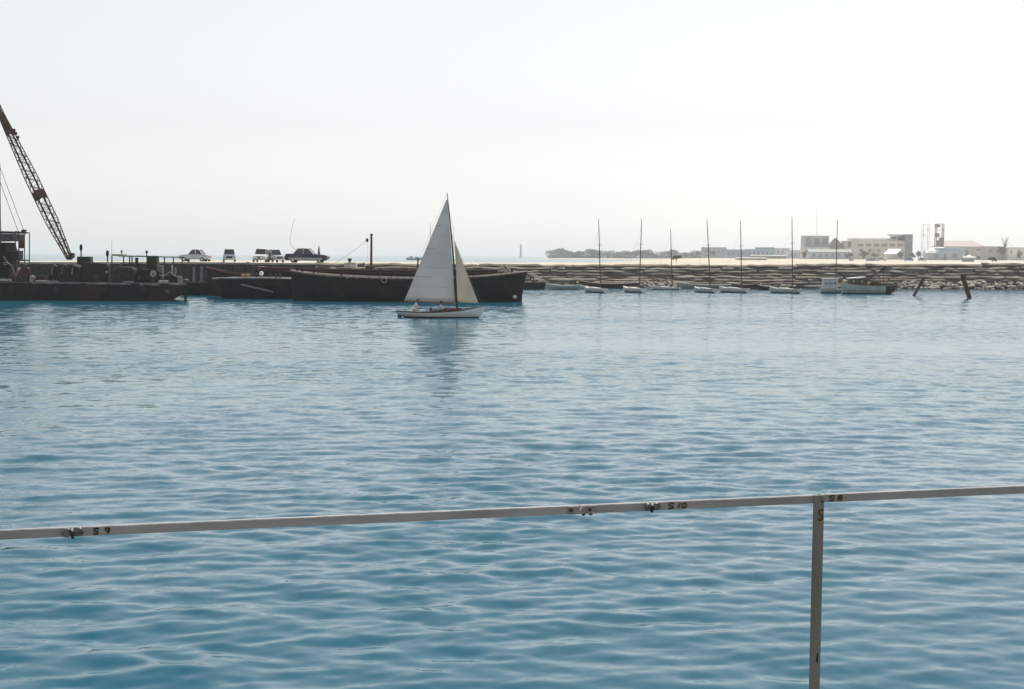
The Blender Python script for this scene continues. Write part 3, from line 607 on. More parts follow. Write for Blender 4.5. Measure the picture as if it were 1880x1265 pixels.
# boats drawn up at the foot of the embankment
rowboat('long red-brown boat lying at the embankment foot behind the two leftmost sloops', 1063, 1163, 529.2, 176, M_RUST, M_BLEACH, fb=0.9, L=8, beam=1.1, inner=M_BLEACH)
rowboat('red-brown boat at the embankment foot behind the fifth moored sloop', 1341, 1396, 530.2, 12, M_RUST, M_BLEACH, fb=0.8, L=5)
rowboat('weathered grey boat at the embankment foot behind the fourth moored sloop', 1243, 1342, 530, 175, M_BLEACH, M_LGREY, fb=0.75, L=8)
# ------------------------------------------------------------------ white cabin boat and the long motor launch
def cabin_boat():
    O = on(1527, 538.5); O.y += 0.9; s = FPX / O.y
    t = thing('cabin_boat', 'small white boat with boxy white cabin and mast beside the motor launch', 'boat', O)
    st = smooth_st([(-1.55, 0.6, 0.75, -0.02), (-0.9, 0.95, 0.68, -0.25), (0, 1.0, 0.66, -0.35), (0.9, 0.98, 0.64, -0.3), (1.5, 0.85, 0.66, -0.1), (1.62, 0.8, 0.68, 0.0)], 14)
    up, lo, dk = hull_meshes(st, 0.14); T = lambda mb: (setattr(mb, 'v', [p + O for p in mb.v]), mb)[1]
    T(up).build('hull', M_PGREEN, t, smooth=True); T(lo).build('bottom_paint', M_DKSTEEL, t, smooth=True); T(dk).build('deck', M_LGREY, t, smooth=True)
    c = T(MB().box((-0.12, 0, 1.42), (2.25, 1.5, 1.5), taper=0.95)).build('cabin', M_WHITE, t, bevel=0.05)
    for k in range(3): T(MB().box((-0.82 + k * 0.68, -0.765, 1.55), (0.42, 0.06, 0.40))).build('window', mat('pale_blue_glass', (0.32, 0.40, 0.48), 0.2), c)
    T(MB().box((-0.12, 0, 2.21), (2.5, 1.75, 0.09))).build('cabin_roof', M_WHITE, t, bevel=0.02)
    f, tp = at(1534.5, 524, O.y), at(1537.5, 404, O.y); MB().tube([f, tp], [0.085, 0.045], 7).build('mast', mat('mast_brown', (0.09, 0.075, 0.065), 0.6), t, smooth=True)
cabin_boat()
def launch():
    O = on(1592, 540); O.y += 1.0
    t = thing('motor_launch', 'long pale wooden launch with brown deckhouse, white awning and dark raised bow', 'boat', O)
    X = lambda px: at(px, 530, O.y).x - O.x
    Z = lambda py: at(1592, py, O.y).z
    st = smooth_st([(X(1546), 0.75, Z(519), 0.05), (X(1556), 1.1, Z(521.5), -0.3), (X(1575), 1.35, Z(524), -0.5), (X(1598), 1.35, Z(525), -0.5), (X(1618), 1.1, Z(525.5), -0.45), (X(1632), 0.6, Z(525), -0.2), (X(1643), 0.05, Z(523), 0.5)], 22)
    T = lambda mb: (setattr(mb, 'v', [p + O for p in mb.v]), mb)[1]
    xs = X(1622); a = [p for p in st if p[0] <= xs + 0.4]; b = [p for p in st if p[0] >= xs - 0.01]
    up, lo, dk = hull_meshes(st, 0.16); T(up).build('hull', mat('faded_green_hull', (0.48, 0.56, 0.52), 0.5, (0.36, 0.42, 0.38), 1.2), t, smooth=True); T(lo).build('bottom_paint', M_DKSTEEL, t, smooth=True); T(dk).build('deck', M_BROWN, t, smooth=True)
    bb = [(x, hb * 1.05 + 0.03, zs + 0.06, zk) for x, hb, zs, zk in b]; up, lo, _ = hull_meshes(bb, 0.02); o = T(up).build('bow_planking', M_DKWOOD, t, smooth=True)
    T(rail_line(st, 0.05, 0.03)).build('gunwale', M_BLEACH, t, smooth=True)
    hx0, hx1 = X(1558), X(1588)
    h = MB().prism([(hx0, -0.95, Z(524)), (hx1, -0.95, Z(524)), (hx1 + 0.25, -0.9, Z(511)), (hx0 + 0.2, -0.9, Z(513))], (0, 1.85, 0)); dh = T(h).build('deckhouse', M_BROWN, t)
    for k in range(3): T(MB().box((hx0 + 0.5 + k * 0.62, -0.95, Z(516.5)), (0.34, 0.12, 0.42))).build('window', mat('buff_panel', (0.42, 0.36, 0.2), 0.5) if k != 1 else M_GLASS, dh)
    T(MB().prism([(hx0 - 0.15, -1.15, Z(512.4)), (hx1 - 0.2, -1.15, Z(510.2)), (hx1 - 0.2, -1.15, Z(508.4)), (hx0 - 0.15, -1.1, Z(510.4))], (0, 2.3, 0))).build('awning', M_WHITE, t)
    T(MB().box((X(1587), -0.2, Z(515.5)), (0.55, 1.2, 0.95), taper=0.85)).build('wheelhouse', M_RUST, t, bevel=0.04)
    T(MB().lathe((X(1549.5), -0.3, Z(518.5)), [(0.2, -0.3), (0.36, 0.0), (0.28, 0.3), (0.05, 0.4)], 9)).build('life_float', mat('cream_float', (0.62, 0.58, 0.40), 0.8), t, smooth=True)
    f, tp = at(1622, 526, O.y), at(1622.5, 495, O.y); p = MB().tube([f, tp], 0.04, 6).build('flag_pole', M_DKWOOD, t, smooth=True)
    fl = [[at(1616 + i * 2.6, 499.5 - i * 1.8 - j * 2.2 + math.sin(i * 1.4) * 0.7, O.y + 0.25 * math.sin(i * 1.3)) for j in range(3)] for i in range(5)]
    MB().loft(fl).build('pennant', M_OLIVE, p); 
    for k, (px, py, w_, h_, m_) in enumerate(((1601, 521.0, 0.55, 0.6, M_RUST), (1607, 520.0, 0.5, 0.8, M_BROWN), (1613, 520.8, 0.5, 0.65, M_BROWN))):
        o = MB().box(at(px, py, O.y - 0.2), (w_, 0.7, h_), 0.2 * k, 0.85).build('cargo_sack', m_, None, bevel=0.08)
        tag(o, ['reddish bundle on the launch deck next to the wheelhouse', 'tall brown bundle in the middle of the launch deck cargo', 'brown bundle nearest the dark bow of the launch'][k], 'bundle', 'bundles on the launch deck')
    rowboat('dark dinghy half hidden behind the bow of the motor launch', 1617, 1645, 532.5, 10, M_DKWOOD, M_DKWOOD, fb=0.9, L=3.4)
launch()
# leaning piles
for k, (a, b, r, lab) in enumerate((((1696, 510), (1677.5, 543.5), 0.20, 'thin dark timber pile leaning right out of the water'), ((1766.5, 504.5), (1780, 548), 0.30, 'thick rust-brown pile leaning left out of the water'))):
    base = on(*b); tp = at(a[0], a[1], base.y + 1.0); d = (base - tp).normalized()
    t = thing('mooring_pile', lab, 'pile', base, 'leaning mooring piles')
    MB().tube([base + d * 2.5, base.lerp(tp, 0.4), tp], [r * 1.05, r, r * 0.97], 9).build('timber', M_DKWOOD if k == 0 else mat('rusty_pile', (0.11, 0.035, 0.022), 0.85, (0.035, 0.02, 0.015), 0.8), t, smooth=True)
    MB().tube([tp + d * 0.30, tp + d * 0.46], r * 1.14, 9).build('band', M_RUST, t, smooth=True)
# ------------------------------------------------------------------ crane barge on the left
OG = on(170, 552); YG = OG.y
def g(px, py, dy=0.0): return at(px, py, YG + dy)
def crane_barge():
    t = thing('crane_barge', 'long black flat work barge carrying crane gear at the left edge', 'barge', OG)
    xl = g(-170, 552).x; xr = g(347, 552).x; xk = g(314, 552).x; zd = g(170, 520).z; zr = g(345, 537).z
    prof = [(xl, -0.8), (xk - 0.8, -0.8), (xk, 0.02), (xr - 0.3, zr), (xr, zr + 0.12), (xr, zd - 0.2), (xr - 0.25, zd - 0.05), (xl, zd)]
    mb = MB().prism([(x, YG, z) for x, z in prof], (-2.5, 9.5, 0)); mb.build('hull', M_BLACK, t)
    MB().prism([(xl, YG + 0.1, zd - 0.03), (xr - 0.4, YG + 0.1, zd - 0.03), (xr - 0.4, YG + 0.1, zd + 0.08), (xl, YG + 0.1, zd + 0.08)], (-2.45, 9.3, 0)).build('deck', mat('oily_deck', (0.16, 0.15, 0.14), 0.8, (0.07, 0.065, 0.06), 0.8), t)
    for a, b, z0 in ((-165, 24, 516.5), (58, 146, 519), (160, 240, 520.6), (256, 292, 521.8), (310, 341, 521.5)):
        p, q = g(a, z0, -0.06), g(b, z0 + 0.8, -0.06); MB().bar(p, q, 0.14, 0.20).build('rubbing_strip', mat('scuffed_edge', (0.27, 0.25, 0.25), 0.8, (0.12, 0.11, 0.11), 1.0), t)
    for px in (20, 62, 104, 190, 262): MB().lathe(g(px, 532, -0.12), [(0.18, -0.08), (0.42, -0.12), (0.5, 0), (0.42, 0.12), (0.18, 0.08)], 12, 'Y').build('tyre_fender', M_RUBBER, t, smooth=True)
    MB().tube([g(341, 538, 0.3), g(340.5, 556, 0.3)], 0.16, 7).build('spud', M_DKSTEEL, t, smooth=True)
    MB().box(g(307, 535, -0.02), (0.5, 0.06, 0.4)).build('draught_mark', mat('dull_mark', (0.10, 0.10, 0.09), 0.8), t)
    for px in (30, 64, 152, 338): MB().tube([g(px, 520, 0.5), g(px, 516, 0.5), g(px, 515.5, 0.5)], [0.16, 0.16, 0.22], 8).build('bollard', M_DKSTEEL, t, smooth=True)
    return t
crane_barge()
def boom():
    foot, tip = g(128, 474.5, 4.0), g(-33, 137, 4.0)
    t = thing('crane_boom', 'rusty lattice crane boom rising steeply to the left above the barge', 'crane boom', foot)
    ax = (tip - foot); L = ax.length; d = ax / L
    side = d.cross(Vector((0, 1, 0))).normalized(); fr = side.cross(d).normalized()
    def half(u): return 0.36 + 0.44 * min(1, u / 0.2) if u < 0.45 else max(0.40, 0.80 - 0.38 * (u - 0.45) / 0.3)
    def corner(k, u): a = math.pi / 2 * k + R(8); return foot + d * (L * u) + (side * math.cos(a) + fr * math.sin(a)) * half(u)
    ur = mat('boom_rust', (0.10, 0.045, 0.022), 0.8, (0.045, 0.026, 0.018), 1.2)
    us = [i / 44 for i in range(45)]
    for k in range(4): MB().tube([corner(k, u) for u in us], 0.062 if k % 2 == 0 else 0.115, 5).build('chord', ur, t)
    lm = mat('lattice_steel', (0.05, 0.035, 0.028), 0.8)
    for k in range(4):
        mb = MB()
        for i in range(44):
            a, b = (k, (k + 1) % 4) if i % 2 == 0 else ((k + 1) % 4, k)
            mb.tube([corner(a, us[i]), corner(b, us[i + 1])], 0.036, 4, cap=False)
        for i in range(0, 45, 4): mb.tube([corner(k, us[i]), corner((k + 1) % 4, us[i])], 0.034, 4, cap=False)
        mb.build('lacing', lm, t)
    def plate(u0, u1, ks, nm):
        for k in ks: MB().prism([corner(k, u0), corner((k + 1) % 4, u0 + 0.012), corner((k + 1) % 4, u1), corner(k, u1 - 0.012)], (corner(k, u0) - foot - d * L * u0).normalized() * 0.03).build(nm, mat('joint_plate', (0.13, 0.055, 0.022), 0.75, (0.06, 0.03, 0.018), 1.5), t)
    plate(0.318, 0.375, (2, 3), 'joint_plate'); plate(0.325, 0.37, (0, 1), 'joint_plate'); plate(0.665, 0.80, (2, 3), 'head_plate'); plate(0.68, 0.80, (0, 1), 'head_plate')
    MB().tube([foot - Vector((0, 0.7, 0)), foot + Vector((0, 0.7, 0))], 0.16, 8).build('foot_pin', M_DKSTEEL, t)
    MB().box(foot + Vector((0.25, 0, 0.35)), (0.5, 0.8, 0.6)).build('foot_bracket', M_RUST, t, bevel=0.04)
    for i, u in enumerate((0.645, 0.66, 0.63)):
        p = corner(3, u).lerp(corner(0, u), 0.5); q = p - side * 0.0
        e = g((26, 29, 33)[i], (239, 245, 252)[i], 3.4); MB().bar(corner(0, u) if (corner(0, u) - e).length < (corner(2, u) - e).length else corner(2, u), e, 0.07).build('sheave_arm', lm, t); MB().lathe(e, [(0.14, -0.06), (0.2, 0), (0.14, 0.06)], 8, 'Y').build('sheave', M_RUST, t)
boom()
def gantry():
    t = thing('crane_house', 'dark crane house with roofed frame, mast and red plate at the left picture edge', 'crane house', g(20, 519, 3))
    ms = MB().tube([g(0.5, 519, 3), g(-1, 300, 3)], [0.14, 0.09], 7).build('mast', M_DKSTEEL, t, smooth=True)
    MB().tube([g(-0.5, 306, 3), g(44, 424, 2.6)], 0.03, 4).build('stay', M_DKSTEEL, t); MB().tube([g(-0.5, 332, 3), g(33, 424, 3.4)], 0.03, 4).build('stay', M_DKSTEEL, t)
    MB().bar(g(-0.5, 302, 2.6), g(-0.5, 302, 3.4), 0.1).build('masthead_fitting', M_DKSTEEL, t)
    MB().prism([g(-90, 421, 1.6), g(27, 425, 1.6), g(27, 428.5, 1.6), g(-90, 427, 1.6)], (0, 4.2, 0)).build('roof', M_DKSTEEL, t)
    MB().prism([g(-90, 428.5, 1.7), g(25, 429.5, 1.7), g(24, 442.5, 1.7), g(-90, 444, 1.7)], (0, 3.8, 0)).build('roof_curtain', mat('grey_tarp', (0.10, 0.095, 0.09), 0.8), t)
    MB().prism([g(-90, 445, 1.8), g(8.5, 445, 1.8), g(17, 480, 1.8), g(17, 518.6, 1.8), g(-90, 518.6, 1.8)], (0, 3.6, 0)).build('machine_cab', M_BLACK, t)
    MB().prism([g(17, 463, 2.2), g(34, 460, 2.2), g(34, 477, 2.2), g(18, 477, 2.2)], (0, 1.6, 0)).build('control_panel', M_GREEN, t)
    for px, py in ((28.5, 424), (34.5, 424), (45, 424), (54, 427)): MB().tube([g(px, 519, 2.6), g(px, py, 2.6)], 0.06, 5).build('post', M_DKSTEEL, t, smooth=True)
    MB().tube([g(28, 425, 2.6), g(54, 427.5, 2.6)], 0.06, 5).build('top_rail', M_DKSTEEL, t); MB().tube([g(14, 458.5, 2.6), g(36, 458.5, 2.6)], 0.04, 5).build('guard_rail', M_DKSTEEL, t)
    MB().tube([g(36, 478, 2.6), g(54, 478, 2.6)], 0.08, 5).build('platform_edge', M_DKSTEEL, t)
    MB().box(g(44, 423.5, 2.6), (0.5, 0.4, 0.25)).build('sheave_block', M_DKSTEEL, t)
    MB().box(g(39.5, 449, 2.45), (0.66, 0.08, 0.9)).build('plate', mat('red_plate', (0.16, 0.04, 0.025), 0.8, (0.09, 0.03, 0.02), 2), t, bevel=0.02)
    MB().tube([g(43, 425, 2.5), g(39.5, 443, 2.5)], 0.015, 4).build('plate_wire', M_DKSTEEL, t)
gantry()
def winch(label, px, py, w, h, dy, m1=M_DKSTEEL, cat='winch'):
    t = thing('deck_winch', label, cat, g(px, py, dy), 'winches on the work barge'); s = YG / FPX
    W, H = w * s, h * s; c = g(px, py, dy)
    MB().box(c + Vector((0, 0, H * 0.12)), (W, 1.3, H * 0.24)).build('bed', m1, t, bevel=0.03)
    for sx in (-0.42, 0.42): MB().prism([c + Vector((sx * W - 0.06, -0.5, H * 0.24)), c + Vector((sx * W - 0.06, 0.5, H * 0.24)), c + Vector((sx * W - 0.06, 0.22, H * 0.8)), c + Vector((sx * W - 0.06, -0.22, H * 0.8))], (0.12, 0, 0)).build('side_frame', m1, t)
    MB().lathe(c + Vector((0, 0, H * 0.6)), [(0.30 * H, -0.4 * W), (0.30 * H, -0.36 * W), (0.2 * H, -0.35 * W), (0.2 * H, 0.35 * W), (0.30 * H, 0.36 * W), (0.30 * H, 0.4 * W)], 14, 'X').build('drum', M_ROPE if m1 is M_DKSTEEL else m1, t, smooth=True)
    MB().lathe(c + Vector((0.2 * W, -0.62, H * 0.55)), [(0.28 * H, -0.05), (0.34 * H, 0), (0.28 * H, 0.05)], 14, 'Y').build('gear_wheel', M_RUST, t, smooth=True)
winch('small dark winch on the barge deck under the red plate', 44, 519, 22, 32, 1.0)
winch('rusty winch with pale drum, between crane house and green machine', 70, 518.5, 26, 16, 1.5, M_RUST)
def engine(label, x0, x1, ytop, dy, m, ybase=519.5, pipes=True, name='engine_unit', lumps=True):
    t = thing(name, label, 'engine', g((x0 + x1) / 2, ybase, dy), 'engines on the work barge'); s = YG / FPX
    c = g((x0 + x1) / 2, ybase, dy); W = (x1 - x0) * s; H = (ybase - ytop) * s
    MB().box(c + Vector((0, 0, 0.12)), (W * 1.02, 2.0, 0.24)).build('skid', M_DKSTEEL, t, bevel=0.03)
    MB().prism([c + Vector(p) for p in ((-W / 2, -0.8, 0.24), (W / 2, -0.8, 0.24), (W / 2, -0.8, H * 0.8), (W * 0.42, -0.8, H * 0.95), (-W * 0.3, -0.8, H), (-W / 2, -0.8, H * 0.72))], (0, 1.6, 0)).build('casing', m, t, bevel=0.05)
    if lumps:
        n = max(2, int(W / 0.8))
        for i in range(n): MB().lathe(c + Vector((-W / 2 + W * (i + 0.5) / n, -0.82, H * 0.45)), [(0.1, -0.16), (0.24, -0.14), (0.27, 0.0), (0.2, 0.1)], 10, 'Y').build('cylinder_cover', M_DKSTEEL, t, smooth=True)
    if pipes:
        n = max(2, int(W / 0.9))
        for i in range(n):
            x = -W / 2 + W * (i + 0.3) / n; MB().tube([c + Vector((x, -0.95, H * 0.45)), c + Vector((x + 0.1, -1.05, H * 0.75)), c + Vector((x + 0.38, -1.0, H * 0.98)), c + Vector((x + 0.6, -0.9, H * 0.86))], 0.055, 5).build('pipe', M_LGREY if i % 2 == 0 else M_GREY, t, smooth=True)
    return t
engine('dark green diesel engine with grey pipes on the barge deck below the boom foot', 94, 150, 484, 2.0, M_GREEN)
engine('dark green smooth housing on the barge deck left of the canopy', 150, 203, 481, 2.4, M_GREEN, pipes=False, lumps=False)
engine('low brown-black engine under the barge canopy, left one', 212, 250, 489, 1.6, M_DKSTEEL, 521, pipes=False)
engine('low brown-black engine under the barge canopy, right one', 252, 296, 494, 2.0, M_BLACK, 521.5, pipes=False)
def box_tank(label, x0, x1, y0, y1, dy, m, name, cat, depth=1.4):
    c = g((x0 + x1) / 2, y1, dy); s = YG / FPX; W = (x1 - x0) * s; H = (y1 - y0) * s
    t = thing(name, label, cat, c)
    MB().box(c + Vector((0, 0, H / 2)), (W, depth, H), taper=0.97).build('body', m, t, bevel=0.06)
    MB().box(c + Vector((0, 0, H + 0.02)), (W * 0.96, depth * 0.96, 0.08)).build('lid', m, t, bevel=0.02)
    for sx in (-0.3, 0.3): MB().box(c + Vector((sx * W, -depth / 2 - 0.01, H * 0.5)), (0.07, 0.06, H * 0.9)).build('rib', m, t)
    return t
box_tank('olive-green square tank standing behind the green engine, right of the boom foot', 144, 169, 471.5, 496, 4.2, M_OLIVE, 'fuel_tank', 'tank')
box_tank('tall olive block under the canopy behind the white disc', 272, 290.5, 472, 500, 3.2, M_OLIVE, 'control_cabinet', 'cabinet')
box_tank('tall grey locker at the right end of the barge canopy', 291, 301, 488, 512, 2.8, M_GREY, 'tall_locker', 'locker')
box_tank('dark low locker near the right end of the barge', 303, 332, 506, 522, 2.2, M_BLACK, 'deck_locker', 'locker')
# small upright things
def vent(label, px, y0, y1, dy, r=0.2, name='ventilator', cat='ventilator'):
    b, tp = g(px, y1, dy), g(px, y0, dy); H = (tp - b).z
    t = thing(name, label, cat, b, 'uprights on the work barge')
    MB().tube([b, b + Vector((0, 0, H * 0.6))], r * 0.45, 7).build('pipe', M_DKSTEEL, t, smooth=True)
    MB().lathe(b + Vector((0, 0, H * 0.45)), [(r * 0.5, 0), (r, H * 0.15), (r * 1.05, H * 0.4), (r * 0.7, H * 0.53), (r * 0.3, H * 0.55)], 9).build('cowl', M_DKSTEEL, t, smooth=True)
vent('slim dark ventilator standing on the olive tank', 149, 448.5, 471, 4.2, 0.17)
vent('dark funnel behind the green housing, left of the thin aerial', 197.5, 459.5, 481, 2.8, 0.17)
vent('short dark stub pipe poking above the green canopy beam', 223.5, 459, 470, 3.0, 0.10)
vent('dark knob-headed pipe above the canopy beside the olive block', 269.5, 460, 470, 3.0, 0.14)
o = MB().tube([g(205, 519, 2.0), g(205.2, 440, 2.0)], [0.03, 0.014], 5).build('radio_aerial', M_DKSTEEL, None); tag(o, 'thin upright aerial on the barge, left end of the canopy', 'aerial')
def canopy():
    t = thing('canopy_frame', 'open canopy frame on dark posts over the barge engines', 'canopy', g(270, 521, 3))
    for px, py0, py1 in ((205.5, 470, 520), (227, 470, 520), (238, 470, 520), (242.5, 470, 520), (251, 473, 520), (270, 470, 520), (302, 472, 520), (318.5, 472, 520), (334.5, 472, 520)):
        MB().tube([g(px, py1, 3.0), g(px, py0, 3.0)], 0.075 if px not in (251,) else 0.19, 6).build('post', M_DKSTEEL, t, smooth=True)
    MB().prism([g(204, 470, 2.6), g(226, 470.2, 2.6), g(226, 466.8, 2.6), g(206, 466.5, 2.6)], (0, 1.6, 0)).build('awning', mat('cream_awning', (0.5, 0.48, 0.36), 0.8), t)
    MB().bar(g(218, 470, 2.8), g(291, 471, 2.8), 0.3, 0.14).build('beam', mat('green_beam', (0.035, 0.07, 0.035), 0.7), t)
    MB().bar(g(290, 471.6, 2.8), g(336, 472.4, 2.8), 0.2, 0.12).build('beam', M_DKSTEEL, t)
    MB().tube([g(204, 519, 2.2), g(222, 520, 2.2)], 0.05, 5).build('foot_rail', M_DKSTEEL, t)
canopy()
tw = thing('cable_reel', 'round pale disc-shaped reel in front of the dark engines on the barge', 'reel', g(281, 509, 0.8))
MB().lathe(g(281, 503, 0.8), [(0.34, -0.08), (0.37, -0.05), (0.37, 0.05), (0.34, 0.08)], 20, 'Y').build('disc', mat('pale_disc', (0.34, 0.32, 0.27), 0.8, (0.24, 0.22, 0.18), 4), tw, smooth=True)
MB().lathe(g(281, 503, 0.72), [(0.06, -0.05), (0.09, 0), (0.06, 0.08)], 10, 'Y').build('hub', M_DKSTEEL, tw, smooth=True)
MB().box(g(281, 514.6, 0.8), (0.5, 0.4, 0.72), taper=0.6).build('stand', M_DKSTEEL, tw)
for k, px in enumerate((316, 322)):
    o = MB().lathe(g(px, 496 + k * 4, 2.6), [(0.09, -0.45), (0.11, -0.3), (0.11, 0.5), (0.04, 0.62)], 8).build('gas_bottle', M_LGREY if k == 0 else M_GREY, None, smooth=True); tag(o, ['pale gas bottle upright between canopy posts', 'grey gas bottle to the right of the pale one'][k], 'gas bottle', 'gas bottles on the barge')
# coiled hose and rags: pale bits on deck
for k, (px, py, r) in enumerate(((48, 484, 0.32), (45, 498, 0.35), (196, 500, 0.16), (223, 484.5, 0.2), (10, 484, 0.3), (341, 515, 0.3), (62, 510, 0.25))):
    c = g(px, py, 0.6 if k != 3 else 2.4); pts = [c + Vector((r * math.cos(a) * (1 - a / 40), 0.12 * math.sin(a * 0.5), r * 0.45 * math.sin(a))) for a in [i * 0.6 for i in range(21)]]
    o = MB().tube(pts, 0.055, 5).build('rope_coil', M_ROPE, None, smooth=True)
    tag(o, ['pale rope coil hung below the red plate platform', 'rope coil hung on the winch beside the crane house', 'small pale coil on the green housing', 'small pale coil hung under the canopy beam', 'pale coil on the machine cab at the left edge', 'rope coil at the right end of the barge deck', 'rope coil on deck left of the rusty winch'][k], 'rope', 'rope coils on the work barge')

# drums, crates and scrap standing about on the barge
def drum(label, px, py, dy, m, h=0.88):
    c = g(px, py, dy); t = thing('oil_drum', label, 'drum', c, 'drums on the work barge')
    MB().lathe(c, [(0.27, 0), (0.29, 0.03), (0.28, h * 0.32), (0.295, h * 0.34), (0.28, h * 0.36), (0.28, h * 0.65), (0.295, h * 0.67), (0.28, h * 0.69), (0.29, h - 0.03), (0.27, h)], 14).build('shell', m, t, smooth=True)
    MB().lathe(c + Vector((0.1, -0.1, h)), [(0.04, -0.01), (0.04, 0.03)], 8).build('bung', M_DKSTEEL, t)
M_BLUED = mat('blue_drum', (0.03, 0.05, 0.09), 0.6, (0.06, 0.03, 0.02), 3.0)
drum('rusty drum on the barge at the foot of the crane house', 24, 519.5, 0.7, M_RUST); drum('pale grey drum left of the rusty winch', 58, 519.5, 0.8, M_LGREY); drum('dark blue drum standing right of the rusty winch', 86, 519.5, 1.0, M_BLUED)
drum('dark drum in front of the green smooth housing', 178, 520, 0.7, M_DKSTEEL); drum('rusty drum at the left leg of the canopy', 209, 520.5, 0.8, M_RUST); drum('grey drum near the right end of the barge deck', 330, 522, 1.2, M_GREY)
for k, (px, w_, h_, m_) in enumerate(((12, 1.4, 0.5, M_LGREY), (78, 1.6, 0.35, M_BLEACH), (100, 1.0, 0.3, M_BLEACH), (236, 1.3, 0.3, M_GREY), (300, 1.1, 0.4, M_BLEACH))):
    c = g(px, 519.8 + px * 0.004, 0.5); o = MB().box(c + Vector((0, 0, h_ / 2)), (w_, 0.6, h_), 0.08 * k, 0.94).build('timber_baulk', m_, None, bevel=0.03)
    tag(o, ['pale baulk on the barge deck at the left picture edge', 'bleached baulk lying under the rusty winch', 'bleached short baulk in front of the green engine', 'grey baulk in front of the canopy engines', 'bleached baulk lying right of the pale disc'][k], 'baulk', 'baulks on the work barge')
for k, (a, b, c_) in enumerate((((60, 497), (75, 488), (96, 500)), ((6, 470), (22, 488), (30, 505)), ((205, 500), (228, 496), (252, 503)), ((292, 506), (312, 499), (334, 508)))):
    P = [g(a[0], a[1], 0.9), g((a[0] + b[0]) / 2, (a[1] + b[1]) / 2 + 3, 0.7), g(b[0], b[1], 0.8), g((c_[0] + b[0]) / 2, (c_[1] + b[1]) / 2 + 4, 0.7), g(c_[0], c_[1], 0.9)]
    o = MB().tube(P, 0.05, 6).build('hose', M_LGREY if k % 2 else M_RUBBER, None, smooth=True); tag(o, ['black hose sagging from winch to green engine', 'pale hose hanging down the machine cab', 'black hose looped across the canopy engines', 'pale hose looped over the right end lockers'][k], 'hose', 'hoses on the work barge')

OP = on(368, 541.5)
tP, stP = lighter('float_pontoon', 'low dark float wedged between crane barge and upswept wooden boat', 'pontoon', OP, [(334, 519), (350, 518.6), (370, 518.8), (388, 519), (403, 519.5)], 2.2, -0.6, bowl=0.6, bowr=0.5, railm=M_DKWOOD, deckz=0.05, deckm=M_DKWOOD)
for px in (346, 360, 380): MB().tube([at(px, 519, OP.y), at(px, 511.5, OP.y)], 0.13, 7).build('bollard', M_DKSTEEL, tP, smooth=True)
